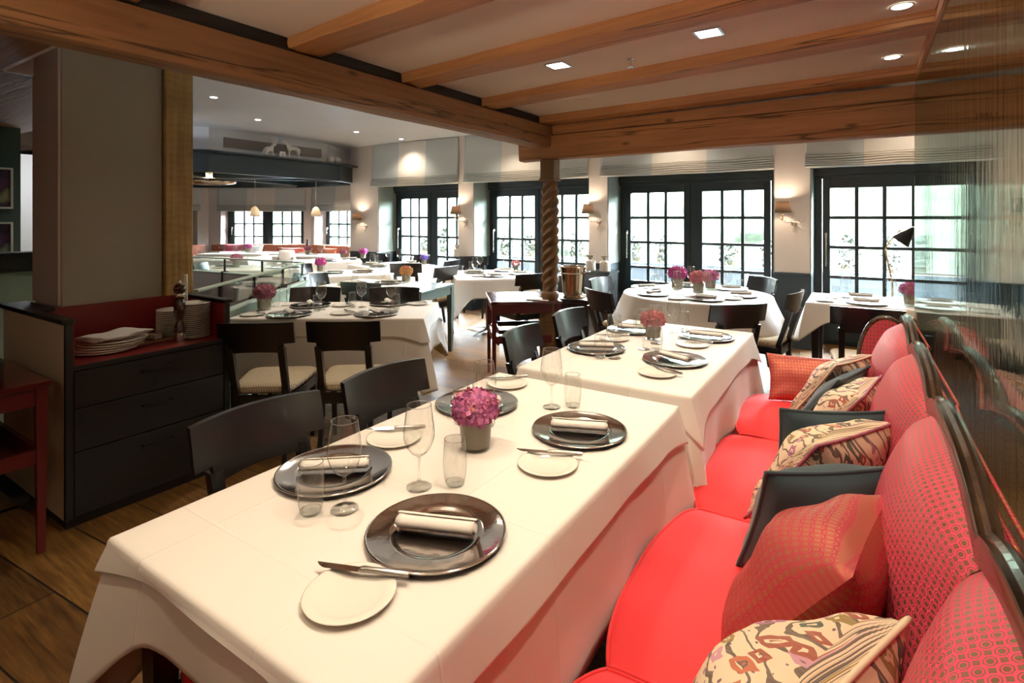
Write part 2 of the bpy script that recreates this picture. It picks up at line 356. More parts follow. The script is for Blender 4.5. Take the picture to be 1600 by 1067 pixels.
def spot(x, y, z, power, size=110, col=WARM, blend=.7, rad=.03, rot=(0, 0, 0)):
    light('downlight_or_fill', 'SPOT', (x, y, z), power, col, rot, spot_size=D(size), spot_blend=blend, shadow_soft_size=rad)
# ================================================================== SETTING
# floor with a stair opening bounded by the railing (A-B-C)
RA, RB, RC = (-3.66, 1.84), (-5.0, 3.62), (-6.95, 3.42)
mb = MB()
mb.add([(-3.62, -3, 0), (3.4, -3, 0), (3.4, 7.5, 0), (-14.5, 9.5, 0), (-14.5, 3.42, 0), (RC[0], RC[1], 0), (RB[0], RB[1], 0), (RA[0], RA[1], 0)], [(0, 1, 2, 3, 4, 5, 6, 7)])
mb.add([(-6.95, 3.42, 0), (-14.5, 3.42, 0), (-14.5, -3, 0), (-5.2, -3, 0), (-5.2, 1.86, 0), (-6.95, 1.86, 0)], [(0, 1, 2, 3, 4, 5)])
mb.add([(-5.2, -3, 0), (-3.62, -3, 0), (-3.62, .95, 0), (-5.2, .95, 0)], [(0, 1, 2, 3)])
struct(mb.build('floor', 'floor'))
mb = MB(); mb.box(-14.6, 3.5, -3.1, 9.4, -2.6, -2.5); mb.box(-14.6, 3.5, -3.1, -3.0, -2.5, -.01); mb.box(-14.6, 3.5, 9.3, 9.4, -2.5, -.3); mb.box(-14.6, -14.5, -3, 9.3, -2.5, -.01); mb.box(3.4, 3.5, -3, 9.3, -2.5, -.01); struct(mb.build('floor_stairwell', 'grey_panel'))
mb = MB(); mb.box(-2.42, 3.4, -3, 4.25, 2.345, 2.6); struct(mb.build('ceiling_dining', 'ceil_warm'))
mb = MB(); mb.prism([(-14.5, 1.8), (-4.05, 1.8), (-4.05, .97), (-2.35, .97), (-2.35, 4.2), (3.4, 4.2), (3.4, 9.0), (-14.5, 9.0)], 2.8, 2.9); struct(mb.build('ceiling_main', 'ceil_white'))
mb = MB(); mb.prism([(-14.5, -3), (-2.45, -3), (-2.45, .97), (-4.05, .97), (-4.05, 1.82), (-14.5, 1.82)], 2.30, 2.42); o = mb.build('ceiling_gallery', 'plank'); struct(o)
mb = MB(); mb.box(-14.5, -4.05, 1.8, 1.82, 2.42, 2.8); mb.box(-4.05, -4.03, .99, 1.82, 2.30, 2.8); mb.box(-4.03, -2.44, .97, .99, 2.30, 2.8); mb.box(-2.44, -2.40, -3, 4.2, 2.27, 2.85); mb.box(-2.44, 3.4, 4.2, 4.24, 2.28, 2.85); struct(mb.build('wall_upstand', 'ceil_white'))
# enclosing walls
mb = MB(); mb.box(3.3, 3.5, -3, 7.6, 0, 2.9); struct(mb.build('wall_right', 'wall'))
mb = MB(); mb.box(-14.6, 3.4, -3.1, -2.9, 0, 2.9); struct(mb.build('wall_behind', 'wall'))
mb = MB(); mb.box(-14.7, -14.5, -3, 9, 0, 2.9); struct(mb.build('wall_left', 'white_paint'))
# window wall
OP = [(-7.38, -5.52), (-5.22, -3.2), (-2.93, -.86), (-.5, 1.06)]
def segs_wall():
    mb = MB(); xs = [-8.12]+[v for ab in OP for v in ab]+[3.4]
    for i in range(0, len(xs), 2): mb.box(xs[i], xs[i+1], 6.9, 7.45, 0, 2.85)
    for a, b in OP: mb.box(a, b, 6.9, 7.45, 2.06, 2.85)
    mb.box(-8.12, -7.95, 7.45, 8.6, 0, 2.85)
    return mb
struct(segs_wall().build('wall_back', 'wall'))
mb = MB()
for a, b in OP: mb.box(a, a+.012, 6.912, 7.4, .85, 2.06); mb.box(b-.012, b, 6.912, 7.4, .85, 2.06)
struct(mb.build('wall_back_reveals', 'reveal'))
mb = MB(); xs = [-8.1]+[v for ab in OP for v in ab]+[3.3]
for i in range(0, len(xs), 2):
    a, b = xs[i], xs[i+1]
    mb.box(a-.0, b+.0, 6.875, 6.9, 0, .83); mb.box(a-.012, b+.012, 6.862, 6.905, .83, .855)
    if i > 0: mb.box(a-.0, a-.012, 6.9, 7.35, 0, .85)
    mb.box(b, b+.014, 6.88, 7.36, 0, .85)
struct(mb.build('baseboard_wainscot', 'dado', bevel=.003))

def window(n, x0, x1, y, ztop=2.0, single=0, bars=(1.48, 1.137, .79), zglass=(.60, 1.825), cols=3, name=None, rot=0, org=None, handle=True, sill=None):
    """casement pair in local coords (x along the wall)."""
    W = x1-x0
    o = bpy.data.objects.new('window_%d' % n, None); C.objects.link(o); struct(o)
    o.location = org or (x0, y, 0); o.rotation_euler = (0, 0, rot)
    zb = sill or 0.0
    mb = MB(); mb.box(0, .085, 0, .09, zb, ztop); mb.box(W-.085, W, 0, .09, zb, ztop); mb.box(.085, W-.085, 0, .09, ztop-.09, ztop)
    mb.box(.085, W-.085, 0, .09, zb, zb+.05)
    if single: mb.box(W-single, W-.085, 0, .07, zb, ztop-.09)
    else: mb.box(W/2-.045, W/2+.045, -.012, .085, zb, ztop-.09)
    if not sill: 
        mb.box(-.02, W+.02, -.07, .0, ztop-.055, ztop+.035); mb.box(-.01, W+.01, -.045, .0, ztop-.095, ztop-.055)
    mb.build('window_frame', 'joinery', o, bevel=.006)
    for k in ((0,) if single else (0, 1)):
        a = .085+.01 if k == 0 else W/2+.045; b = W-single+.005 if single else W/2-.045 if k == 0 else W-.095
        st = .075; mb = MB(); z0, z1 = zglass
        mb.box(a, a+st, -.025, .04, zb+.05, ztop-.09); mb.box(b-st, b, -.025, .04, zb+.05, ztop-.09)
        mb.box(a+st, b-st, -.025, .04, z1, ztop-.09); mb.box(a+st, b-st, -.025, .04, zb+.05, z0)
        if not sill: mb.box(a+st+.05, b-st-.05, -.034, -.025, zb+.15, z0-.08)
        gw = (b-a-2*st)/cols
        for c in range(1, cols): mb.box(a+st+c*gw-.019, a+st+c*gw+.019, -.012, .03, z0, z1)
        for z in bars: mb.box(a+st, b-st, -.014, .032, z-.018, z+.018)
        sname = mb.build('sash', 'joinery', o, bevel=.003)
        MB().box(a+st-.01, b-st+.01, .006, .011, z0-.01, z1+.01).build('glass', 'pane', sname)
    if handle:
        mb = MB(); zc = (sum(zglass)/2)-.12 if not sill else 1.15; ha = .13
        L = .18 if not sill else .08
        mb.box(ha-.012, ha+.012, -.045, -.025, zc+L-.03, zc+L+.03); mb.tube([(ha, -.04, zc+L), (ha, -.075, zc+L), (ha, -.08, zc+L-.03), (ha, -.08, zc-L)], .009, 8)
        mb.build('handle', 'steel_handle', o, smooth=True, angle=40)
    return o
for i, (a, b) in enumerate(OP):
    window(i+1, a+.005, b-.005, 7.345, ztop=2.03, single=.26 if i == 3 else 0, cols=4 if i == 3 else 3)
# bay at the far left: three wall segments with windows
BA, BB = (-12.85, 6.75), (-10.9, 8.1)
def bay_wall(nm, p, q, s0, s1, th=.42, zt=1.75, zb=.78):
    p, q = Vector(p), Vector(q); L = (q-p).length; ang = math.atan2(q.y-p.y, q.x-p.x)
    mb = MB(); mb.box(0, s0, 0, th, 0, 2.85); mb.box(s1, L, 0, th, 0, 2.85); mb.box(s0, s1, 0, th, zt, 2.85); mb.box(s0, s1, 0, th, 0, zb)
    struct(mb.build(nm, 'wall', loc=(p.x, p.y, 0), rot=(0, 0, ang))); return p, ang, L
def bay_win(n, p, ang, s0, s1, cols=3):
    o = window(n, s0, s1, 0, ztop=1.75, bars=(1.33, 1.03), zglass=(.83, 1.63), cols=cols, rot=ang, sill=.78, org=(p.x+math.cos(ang)*(s0+.003)-math.sin(ang)*.32, p.y+math.sin(ang)*(s0+.003)+math.cos(ang)*.32, 0))
p, a, L = bay_wall('wall_bay_centre', BA, BB, .28, 2.2); bay_win(6, p, a, .283, 2.194)
p, a, L = bay_wall('wall_bay_right', BB, (-8.12, 8.1), .12, 2.5); bay_win(5, p, a, .123, 2.494)
p, a, L = bay_wall('wall_bay_left', (-12.85, 3.0), BA, 1.2, 3.5); bay_win(7, p, a, 1.203, 3.494)
mb = MB(); mb.box(-12.85, -12.5, 2.0, 3.0, 0, 2.85); mb.box(-14.5, -12.5, 1.9, 2.0, 0, 2.85); struct(mb.build('wall_bay_return', 'wall'))
# pier with its timber
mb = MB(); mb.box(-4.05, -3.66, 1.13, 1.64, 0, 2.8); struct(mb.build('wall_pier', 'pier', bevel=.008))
mb = MB(); mb.box(-4.05, -3.662, 1.118, 1.13, 1.0, 2.8); struct(mb.build('wall_pier_lit_face', 'pier_lit_side'))  # thin sheet in the lit copy of the pier plaster
# timbers
def timber(p0, p1, z0, z1, wd, label, mat_='beam', side=0, name='ceiling_beam', cat='beam', group=None, seed=0):
    p0, p1 = Vector(p0), Vector(p1); L = (p1-p0).length; ang = math.atan2(p1.y-p0.y, p1.x-p0.x); rnd = random.Random(seed)
    n = max(6, int(L/.12)); hz = (z1-z0)/2; mb = MB(); rows = []
    prof = [(-1, -1), (-.5, -1), (0, -1), (.5, -1), (1, -1), (1, -.5), (1, 0), (1, .5), (1, 1), (-1, 1), (-1, .5), (-1, 0), (-1, -.5)]
    v = []
    for i in range(n+1):
        x = L*i/n
        for k, (a, b) in enumerate(prof):
            r = .93 if abs(a) == 1 and abs(b) == 1 and b < 0 else 1
            q = Vector((x*1.3+seed*7, a*.8, b*.8)); d = mnoise.noise(q)*.010+mnoise.noise(q*5)*.003
            if b >= 1: d = 0
            v.append((x, a*r*wd/2+d*(a if abs(a) == 1 else .3), b*r*hz+(d if b < 0 else 0)))
    K = len(prof); f = [(i*K+k, i*K+(k+1) % K, (i+1)*K+(k+1) % K, (i+1)*K+k) for i in range(n) for k in range(K)]
    f += [tuple(range(K-1, -1, -1)), tuple(range(n*K, n*K+K))]
    mb.add(v, f)
    nx, ny = -math.sin(ang), math.cos(ang)
    o = mb.build(name, mat_, loc=(p0.x+nx*side*wd/2, p0.y+ny*side*wd/2, (z0+z1)/2), rot=(0, 0, ang), smooth=True, angle=30)
    tag(o, label, cat, group)
    return o
G = 'ceiling beams over the dining corner'
ords = ['cross beam over the open end of the front sofa table', 'cross beam over the pink flower pot table, crossing above the first charger plates', 'cross beam between the two square recessed ceiling lights and the sofa tables', 'cross beam just beyond the two square ceiling lights', 'cross beam lying on top of the doubled header beam']
for i, (yl, yr) in enumerate([(.945, .70), (1.77, 1.52), (2.53, 2.27), (3.34, 3.02), (4.17, 3.98)]):
    s = (yr-yl)/2.55; y2 = yl+s*5.5
    timber((-2.38, yl-s*.08), (3.2, y2), 2.285, 2.40, .18, 'rough brown '+ords[i], side=-1, group=G, seed=i+1)
timber((-2.365, -2.2), (-2.365, 4.27), 2.09, 2.27, .17, 'long thick old girder running from above the cupboard pier to the twisted post', 'beam_dark', name='girder_beam', seed=11)
o = timber((-2.352, -2.2), (-2.352, 4.1), 2.275, 2.343, .07, 'dark timber strip lying on top of the long girder', 'cab_black', name='packing_timber', seed=12)
timber((-2.62, 4.215), (3.2, 4.05), 1.99, 2.195, .14, 'long header beam with a big crack, carried by the twisted post', side=0, name='header_beam', seed=21)
timber((-2.27, 4.215), (3.2, 4.05), 2.2, 2.283, .14, 'upper header timber lying on the cracked header beam', name='header_beam', seed=22)
timber((.275, 4.0), (.275, -2.2), 2.29, 2.35, .05, 'slim timber batten running along the top of the streaked glass screen', name='batten', cat='beam', seed=23)
MB().box(-3.80, -3.63, 1.645, 1.81, 0, 2.79).build('x', 'post', bevel=.008)
o = bpy.data.objects['x']; o.name = 'timber_post'; tag(o, 'square pale timber post against the plaster pier above the red-lined cupboard', 'post')
# twisted post
t = thing('carved_post', 'carved oak post with a rope-twisted shaft under the beam junction', 'post', (-2.32, 4.19, 0), D(4))
MB().box(-.073, .073, -.073, .073, 0, .74).build('post_base', 'carved', t, bevel=.008)
mb = MB(); mb.lathe([(.07, .74), (.058, .755), (.074, .77), (.08, .80), (.076, .82), (.06, .835)], 24)
mb.build('base_ring', 'carved', t, smooth=True)
def tw(u, v):
    th = 2*PI*u; z = .83+v*.98; e = min(1, v*12, (1-v)*12); k = (4*th-72*v)/(2*PI); tr_ = abs((k % 1)-.5)*2
    r = .060+e*(.026*tr_**.8-.006); return (r*math.cos(th), r*math.sin(th), z)
MB().grid(tw, 96, 360, wrapu=True).build('twisted_shaft', 'carved', t, smooth=True)
MB().box(-.066, .066, -.066, .066, 1.80, 1.99).box(-.074, .074, -.074, .074, 1.80, 1.825).build('capital', 'carved', t, bevel=.006)

# gallery corner: green picture wall, parapet with wood cap
mb = MB(); mb.box(-6.62, -6.5, -2.9, 1.71, 0, 2.3); struct(mb.build('wall_green', 'green_wall'))
mb = MB(); mb.box(-5.3, -5.2, -.6, 2.2, 0, 1.09); struct(mb.build('wall_parapet', 'parapet'))
mb = MB(); mb.box(-5.33, -5.16, -.6, 2.22, 1.085, 1.10); mb.box(-5.21, -5.17, -.6, 2.2, 1.09, 1.205); mb.box(-5.34, -5.15, -.6, 2.22, 1.2, 1.225)
tag(mb.build('parapet_cap', 'cab_black', bevel=.004), 'dark timber cap rail along the green parapet left of the pier', 'handrail')
m = N('picture_print'); nz = m.n('TexNoise', {0: m.coord(), 'Scale': 4, 'Detail': 6}); M['print'] = m.bsdf(m.ramp(nz.outputs[0], [(.35, (.01, .008, .02)), (.5, (.09, .03, .10)), (.56, (.04, .02, .05)), (.62, (.25, .28, .2)), (.75, (.6, .6, .45))]), .3)
for z0, z1, lb in ((1.56, 1.93, 'upper framed dark photograph on the green wall'), (1.06, 1.44, 'lower framed dark photograph on the green wall')):
    t = thing('framed_picture', lb, 'picture', (-6.495, 1.40, z0), 0, 'pictures on the green wall')
    h = z1-z0; mb = MB(); mb.box(0, .03, -.26, .25, 0, .016); mb.box(0, .03, -.26, .25, h-.016, h); mb.box(0, .03, -.26, -.244, .016, h-.016); mb.box(0, .03, .234, .25, .016, h-.016)
    mb.build('frame', 'white_paint', t); MB().box(.002, .012, -.244, .234, .016, h-.016).build('print', 'print', t)
mb = MB(); mb.box(-8.2, -7.4, 2.5, 2.9, 2.15, 2.21); tag(mb.build('wall_shelf', 'joinery'), 'dark shelf high on the white wall seen past the green wall', 'shelf')
mb = MB(); mb.box(-9.2, -9.1, -2.9, 3.4, 0, 2.3); struct(mb.build('wall_far_left', 'white_paint'))
light('stair_fill', 'POINT', (-8.0, 2.6, 1.95), 30, (.92, .95, 1), shadow_soft_size=.15)  # added point light hidden behind the pier, lifts the white ceiling

# stair railing: parapet, glass and handrails
def poly_wall(mb, p, q, z0, z1, th, mi=0):
    p, q = Vector((*p, 0)), Vector((*q, 0)); d = (q-p); L = d.length; a = math.atan2(d.y, d.x)
    M4 = Matrix.Translation((p+q)/2+Vector((0, 0, (z0+z1)/2))) @ Matrix.Rotation(a, 4, 'Z'); mb.obox(M4, L/2, th/2, (z1-z0)/2, mi)
mb = MB(); poly_wall(mb, RA, RB, -2.5, .80, .06); struct(mb.build('wall_stair_near', 'parapet'))
mb = MB(); poly_wall(mb, RB, RC, -2.5, .83, .06); struct(mb.build('wall_stair_far', 'grey_panel'))
t = thing('stair_railing', 'glass stair railing with pale handrails and slim black posts around the stairwell', 'railing', (0, 0, 0))
mb = MB()
for p, q in ((RA, RB), (RB, RC)): poly_wall(mb, p, q, .992, 1.01, .03)
mb.build('handrail', 'rail_green', t, bevel=.004)
mb = MB(); poly_wall(mb, (RA[0]+.02, RA[1]+.02), (RB[0]+.03, RB[1]), .80, .815, .065); poly_wall(mb, RB, RC, .83, .842, .065); mb.build('lower_rail', 'rail_green', t, bevel=.004)
mb = MB()
for p, q in ((RA, RB), (RB, RC)): poly_wall(mb, p, q, .84, .985, .008)
mb.build('glass_panel', 'rail_glass', t)
for p, q, ks in ((RA, RB, (.15, .42, .72, .98)), (RB, RC, (.33, .66, .98))):
    for k in ks:
        x, y = p[0]+(q[0]-p[0])*k, p[1]+(q[1]-p[1])*k
        MB().box(x-.008, x+.008, y-.008, y+.008, .78, 1.0).box(x-.014, x+.014, y-.038, y+.038, .2, .85).build('post', 'iron', t)

# ---- exterior
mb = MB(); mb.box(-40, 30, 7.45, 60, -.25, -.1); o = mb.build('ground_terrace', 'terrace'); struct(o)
mb = MB(); mb.box(-16, -8.2, 9, 14, -.1, -.09); 
rnd = random.Random(3)
for i, x in enumerate((-9.5, -6.4, -3.3, -.2, 2.9)):
    t = thing('planter_trough', 'long grey planter trough on the terrace outside, number %d from the bay window' % (i+1), 'planter', (x, 10.3, -.1), 0, 'terrace planters')
    ordw = ['beyond the far bay', 'beyond the first garden window', 'beyond the window behind the twisted post', 'beyond the window behind the round table', 'beyond the window behind the brass lamp'][i]
    t['label'] = 'long grey planter trough on the terrace '+ordw
    MB().box(-1.5, 1.5, 0, .5, 0, .66).box(-1.52, 1.52, -.02, .03, .64, .70).box(-1.52, 1.52, .47, .52, .64, .70).build('trough', 'planter', t)
    MB().box(-1.47, 1.47, .03, .47, .6, .67).build('soil', 'board', t)
    for k in range(5):
        mb = MB(); hh = .40+rnd.random()*.2
        for q in range(300):
            a = rnd.random()*2*PI; zz = rnd.random(); rr = (.07+.10*math.sin(PI*min(1, zz*.8+.15)))*math.sqrt(rnd.random()); c = Vector((rr*math.cos(a), rr*math.sin(a), .05+zz*hh))
            u = Vector((rnd.gauss(0, 1), rnd.gauss(0, 1), rnd.gauss(0, 1))).normalized(); w_ = u.orthogonal().normalized(); s = .036+rnd.random()*.02
            mb.add([c-u*s, c+w_*s*.6, c+u*s, c-w_*s*.6], [(0, 1, 2, 3)])
        mb.tube([(0, 0, -.02), (.01, 0, hh*.9)], .008, 5)
        o = mb.build('box_shrub', 'leaf', loc=(x-1.2+k*.6, 10.55, .57)); tag(o, 'leafy shrub '+ordw+', '+['first', 'second', 'third', 'fourth', 'fifth'][k]+' from bay', 'shrub', 'small shrubs in the terrace planters')
mb = MB()
def hd(u, v):
    x = -30+u*45; z = -.1+v*4.2; y = 17+mnoise.noise(Vector((x*.5, z*.8, 0)))*1.2+mnoise.noise(Vector((x*2, z*2, 3)))*.3; return (x, y+v*v*2, z+.5*mnoise.noise(Vector((x*.4, 1, 1)))*v)
mb.grid(hd, 180, 26); mb.add([(-30, 17, -.1), (15, 17, -.1), (15, 22, 4), (-30, 22, 4)], [(0, 1, 2, 3)])
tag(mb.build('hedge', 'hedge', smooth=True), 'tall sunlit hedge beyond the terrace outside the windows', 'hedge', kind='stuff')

# ---- glass screen behind the settee
t = thing('glass_screen', 'tall streaky green-tinted glass screen standing behind the pink settee', 'glass screen', (.262, 0, 0))
MB().box(0, .009, -1.6, 4.1, .06, 2.285).build('glass_sheet', 'streak', t)
MB().box(-.02, .03, -1.6, 4.1, 0, .06).build('floor_channel', 'iron', t)

# ================================================================== SETTEE
def sm(x): x = max(0, min(1, x)); return x*x*(3-2*x)
t = thing('settee', 'long coral velvet settee with pink patterned scalloped back and dark carved rail', 'sofa', (0, 0, 0))
YJ = [3.60, 2.88, 2.06, 1.22, .40, -.42]
for k in range(5):
    y1, y0 = YJ[k]-.003, YJ[k+1]+.003; W = y1-y0
    def cf(u, v, y0=y0, W=W, k=k):
        # closed puffed cushion: u around the section (front-top-back), v along y
        a = 2*PI*u; cx, cz = math.cos(a), math.sin(a); ex = .28
        px = math.copysign(abs(cx)**ex, cx); pz = math.copysign(abs(cz)**ex, cz); e = 1-abs(2*v-1)**7; e2 = 1-abs(2*v-1)**2.2
        bow = .04*e2*(1 if px < 0 else 0)*(abs(px))
        X = -.225+px*(.315+.0)-bow+(1-e)*.02*(-px); Z = .37+pz*(.055+.030*e2*(1-px*px*.5))*(.55+.45*e)
        Z += mnoise.noise(Vector((X*5, (y0+W*v)*5, k)))*.010*(1 if pz > 0 else 0)
        return (X, y0+W*v, Z)
    c = MB().grid(cf, 96, 40, wrapu=True)
    c.add([cf(i/96, 0) for i in range(96)], [tuple(range(96))]); c.add([cf(i/96, 1) for i in range(96)], [tuple(range(95, -1, -1))])
    co = c.build('seat_cushion', 'coral', t, smooth=True, angle=70)
    mb = MB()
    pp = [Vector(cf(.5-.055, v/40)) for v in range(0, 41)]
    mb.tube([(p.x-.002, p.y, p.z+.002) for p in pp], .005, 6)
    for v in (0.0, 1.0):
        pp = [Vector(cf(i/96, v)) for i in range(6, 43)]; mb.tube([(p.x, p.y+(.003 if v == 0 else -.003), p.z+.003) for p in pp], .0045, 6)
    mb.build('piping', 'coral', co, smooth=True)
ZR = lambda y: .955
def seg_of(y):
    for k in range(5):
        if y <= YJ[k]+1e-6 and y >= YJ[k+1]-1e-6: return k, (y-YJ[k+1])/(YJ[k]-YJ[k+1])
    return (0, 1) if y > 3.6 else (4, 0)
def top_z(y):
    k, v = seg_of(y); return .915+.055*(1-abs(2*v-1)**2.6)
def padx(y, q):      # q 0 bottom .. 1 top
    k, v = seg_of(y); e = (1-abs(2*v-1)**2.4)
    base = .10+.07*q**2.2; b = .10*e*math.sin(PI*min(1, .12+q*.80))**.8
    roll = .05*sm((q-.86)/.14)
    return base-b+roll
for k in range(5):
    y1, y0 = YJ[k]-.002, YJ[k+1]+.002
    def pf(u, v, y0=y0, y1=y1):
        y = y0+(y1-y0)*u; q = v; zt = top_z(y); return (padx(y, q)-.0, y, .40+(zt-.40)*min(1, q**.9))
    mb = MB(); mb.grid(pf, 40, 34)
    rows = 34
    mb.grid(lambda u, v, pf=pf: (pf(u, 1)[0]*(1-v)+.175*v, pf(u, 1)[1], pf(u, 1)[2]+.004*math.sin(PI*v)-.004*v), 40, 3)
    o = mb.build('back_cushion', 'jac', t, smooth=True, uvfn=lambda c: (c.y, c.z+max(0, c.x)*sm((c.z-.68)/.2)))
    mb = MB(); mb.tube([(Vector(pf(i/40, .985))+Vector((0.004, 0, .006))) for i in range(41)], .0055, 6); mb.tube([(Vector(pf(i/40, 1))+Vector((0.018, 0, .006))) for i in range(41)], .0045, 6)
    mb.build('piping', 'jac_red', o, smooth=True, uvfn=lambda c: (c.y, c.z))
# carved rail along the top
prof = [(.162, -.03), (.162, .008), (.166, .018), (.172, .010), (.176, .022), (.184, .028), (.191, .020), (.194, .026), (.201, .022), (.205, .008), (.205, -.03)]
ys = [3.62-i*.02 for i in range(0, 202)]; n_ = len(prof); v = []; f = []
for i, y in enumerate(ys):
    zt = top_z(min(y, 3.6)); v += [(x, y, zt+z) for x, z in prof]
for i in range(len(ys)-1): f += [(i*n_+k, i*n_+(k+1) % n_, (i+1)*n_+(k+1) % n_, (i+1)*n_+k) for k in range(n_)]
f += [tuple(range(n_)), tuple(range((len(ys)-1)*n_+n_-1, (len(ys)-1)*n_-1, -1))]
MB().add(v, f).build('carved_rail', 'rail_wood', t, smooth=True, angle=25)
def bk(u, v): y = -.42+4.02*u; return (.203+.012*math.sin(PI*v), y, .12+(top_z(y)-.145)*v)
mb = MB(); mb.grid(bk, 120, 8); mb.build('back_upholstery', 'jac_red', t, smooth=True, uvfn=lambda c: (c.y, c.z))
mb = MB(); mb.box(-.50, .2, -.42, 3.6, .12, .31); mb.build('seat_base', 'rail_wood', t, bevel=.01)
# arched end panel
pts = [(-.02+.13*(1-math.cos(PI*i/24))*.98, .45+.47*math.sin(PI*i/24)**.55) for i in range(25)]
mb = MB(); n_ = len(pts); mb.add([(x, 3.605, z) for x, z in pts]+[(x, 3.64, z) for x, z in pts], [tuple(range(n_-1, -1, -1)), tuple(range(n_, 2*n_))]+[(i, (i+1) % n_, n_+(i+1) % n_, n_+i) for i in range(n_)])
mb.build('end_panel', 'jac', t, uvfn=lambda c: (c.x, c.z))
MB().tube([(x-.004, 3.62, z+.006) for x, z in pts], .016, 10).build('end_frame', 'rail_wood', t, smooth=True)
for x in (-.44, .14):
    for y in (-.3, .9, 2.2, 3.5): MB().taper((x, y, 0), (x, y, .13), .016, .028).build('leg', 'rail_wood', t)
# second pink seat corner at the open end of the front table
t = thing('pink_stool', 'pink velvet stool tucked under the open end of the front sofa table', 'stool', (-1.18, .80, 0))
def st(u, v):
    a = 2*PI*u; cx, cy = math.cos(a), math.sin(a); ph = -PI/2+PI*v; r = math.cos(ph)**.35 if 0 < v < 1 else 0
    return (math.copysign(abs(cx)**.45, cx)*.22*r, math.copysign(abs(cy)**.45, cy)*.17*r, .40+.05*math.sin(ph))
MB().grid(st, 48, 16, wrapu=True).build('seat', 'coral', t, smooth=True)
MB().box(-.2, .2, -.15, .15, .30, .37).build('seat_frame', 'rail_wood', t)
for a in (-1, 1):
    for b in (-1, 1): MB().taper((a*.17, b*.12, 0), (a*.18, b*.13, .31), .014, .022).build('leg', 'rail_wood', t)

# ------------------------------------------------------------------ scatter pillows
def pillow(label, cx, cy, yaw, lean, w_, h_, T, mat_, pipe=None, z0=.452, roll=0, grp='scatter cushions on the settee', drop=0):
    t = thing('scatter_cushion', label, 'cushion', (cx, cy, z0), 0, grp, rot=(D(lean), D(roll), D(yaw)))
    hw, hh = w_/2, h_/2
    def pf(side):
        def g(u, v):
            a, b = 2*u-1, 2*v-1; x = a*hw*(1-.07*(1-b*b)*abs(a)**3); z = b*hh*(1-.07*(1-a*a)*abs(b)**3)
            th = T*((1-a*a)*(1-b*b))**.48*(1+.25*mnoise.noise(Vector((a*1.6+cx*9, b*1.6, side))))
            wr = .004*math.sin((a+b*side)*9+cx*20)*abs(a*b)
            return (x, side*(th+wr*(1 if abs(a) < 1 and abs(b) < 1 else 0)), z+hh*(1-.10*0))
        return g
    mb = MB()
    mb.grid(pf(-1), 30, 30); mb.grid(lambda u, v: pf(1)(1-u, v), 30, 30)
    o = mb.build('cover', mat_, t, smooth=True, uvfn=lambda c: (c.x+(.37 if c.y > 0 else 0), c.z))
    f = pf(1); ring = [f(i/24, 0) for i in range(24)]+[f(1, i/24) for i in range(24)]+[f(1-i/24, 1) for i in range(24)]+[f(0, 1-i/24) for i in range(24)]
    if pipe: MB().tube([(x, 0, z) for x, y, z in ring], .0055, 6, closed=True).build('piping', pipe, t, smooth=True)
    return t
pillow('red gold patterned oblong cushion lying against the far end of the settee', -.235, 3.40, 12, -30, .44, .27, .06, 'jac_red')
pillow('beige patterned cushion behind the thin teal one, beside the oblong red cushion', -.25, 3.22, 66, 36, .40, .42, .085, 'ikat2', 'ikat2')
pillow('teal cushion squeezed between two beige patterned cushions', -.26, 2.95, 72, 36, .38, .41, .05, 'teal', 'teal')
pillow('smaller beige patterned cushion with purple piping, between squeezed teal and upright teal cushions', -.22, 2.74, 80, 38, .39, .42, .09, 'ikat3', 'petal_mauve')
pillow('teal cushion standing upright behind the big beige patterned cushion', -.116, 2.25, 30, 12, .38, .37, .075, 'teal', 'teal')
pillow('big beige patterned cushion between the two large teal cushions', -.235, 2.17, 60, 37, .42, .43, .11, 'ikat', 'petal_mauve')
pillow('teal cushion standing in front of the big beige patterned cushion', -.164, 1.82, 38, 24, .38, .38, .085, 'teal', 'teal')
pillow('plump red gold ring-patterned cushion leaning on the pink back', -.235, 1.47, 80, 37, .42, .43, .125, 'jac_red')
pillow('beige patterned cushion with red diamonds at the camera end of the settee', -.26, 1.05, 68, 38, .43, .43, .11, 'ikat2', 'ikat2')

# ================================================================== TABLES AND CLOTHS
def table(label, cx, cy, w_, l_, rz, h=.745, mat_='black_wood', th=.03, inset=.06, cat='table', round_=False, pedestal=False):
    t = thing('dining_table', label, cat, (cx, cy, 0), rz)
    if round_: MB().lathe([(.0, h-th), (w_/2, h-th), (w_/2, h), (0, h)], 48).build('tabletop', mat_, t)
    else: MB().box(-w_/2, w_/2, -l_/2, l_/2, h-th, h).build('tabletop', mat_, t, bevel=.004)
    a, b = w_/2-inset, l_/2-inset
    if round_: a = b = w_/2*.6
    if pedestal:
        MB().box(-.045, .045, -.045, .045, .06, h-th).build('pedestal', mat_, t)
        for k in range(4):
            q = D(45+90*k); MB().taper((.03*math.cos(q), .03*math.sin(q), .06), (.34*math.cos(q), .34*math.sin(q), .012), .03, .012).build('foot', mat_, t)
        return t
    MB().box(-a, a, -b-.02, -b+.005, h-th-.08, h-th).box(-a, a, b-.005, b+.02, h-th-.08, h-th).box(-a-.02, -a+.005, -b, b, h-th-.08, h-th).box(a-.005, a+.02, -b, b, h-th-.08, h-th).build('apron', mat_, t)
    for x in (-a, a):
        for y in (-b, b): MB().taper((x, y, 0), (x, y, h-th), .02, .032).build('leg', mat_, t)
    return t
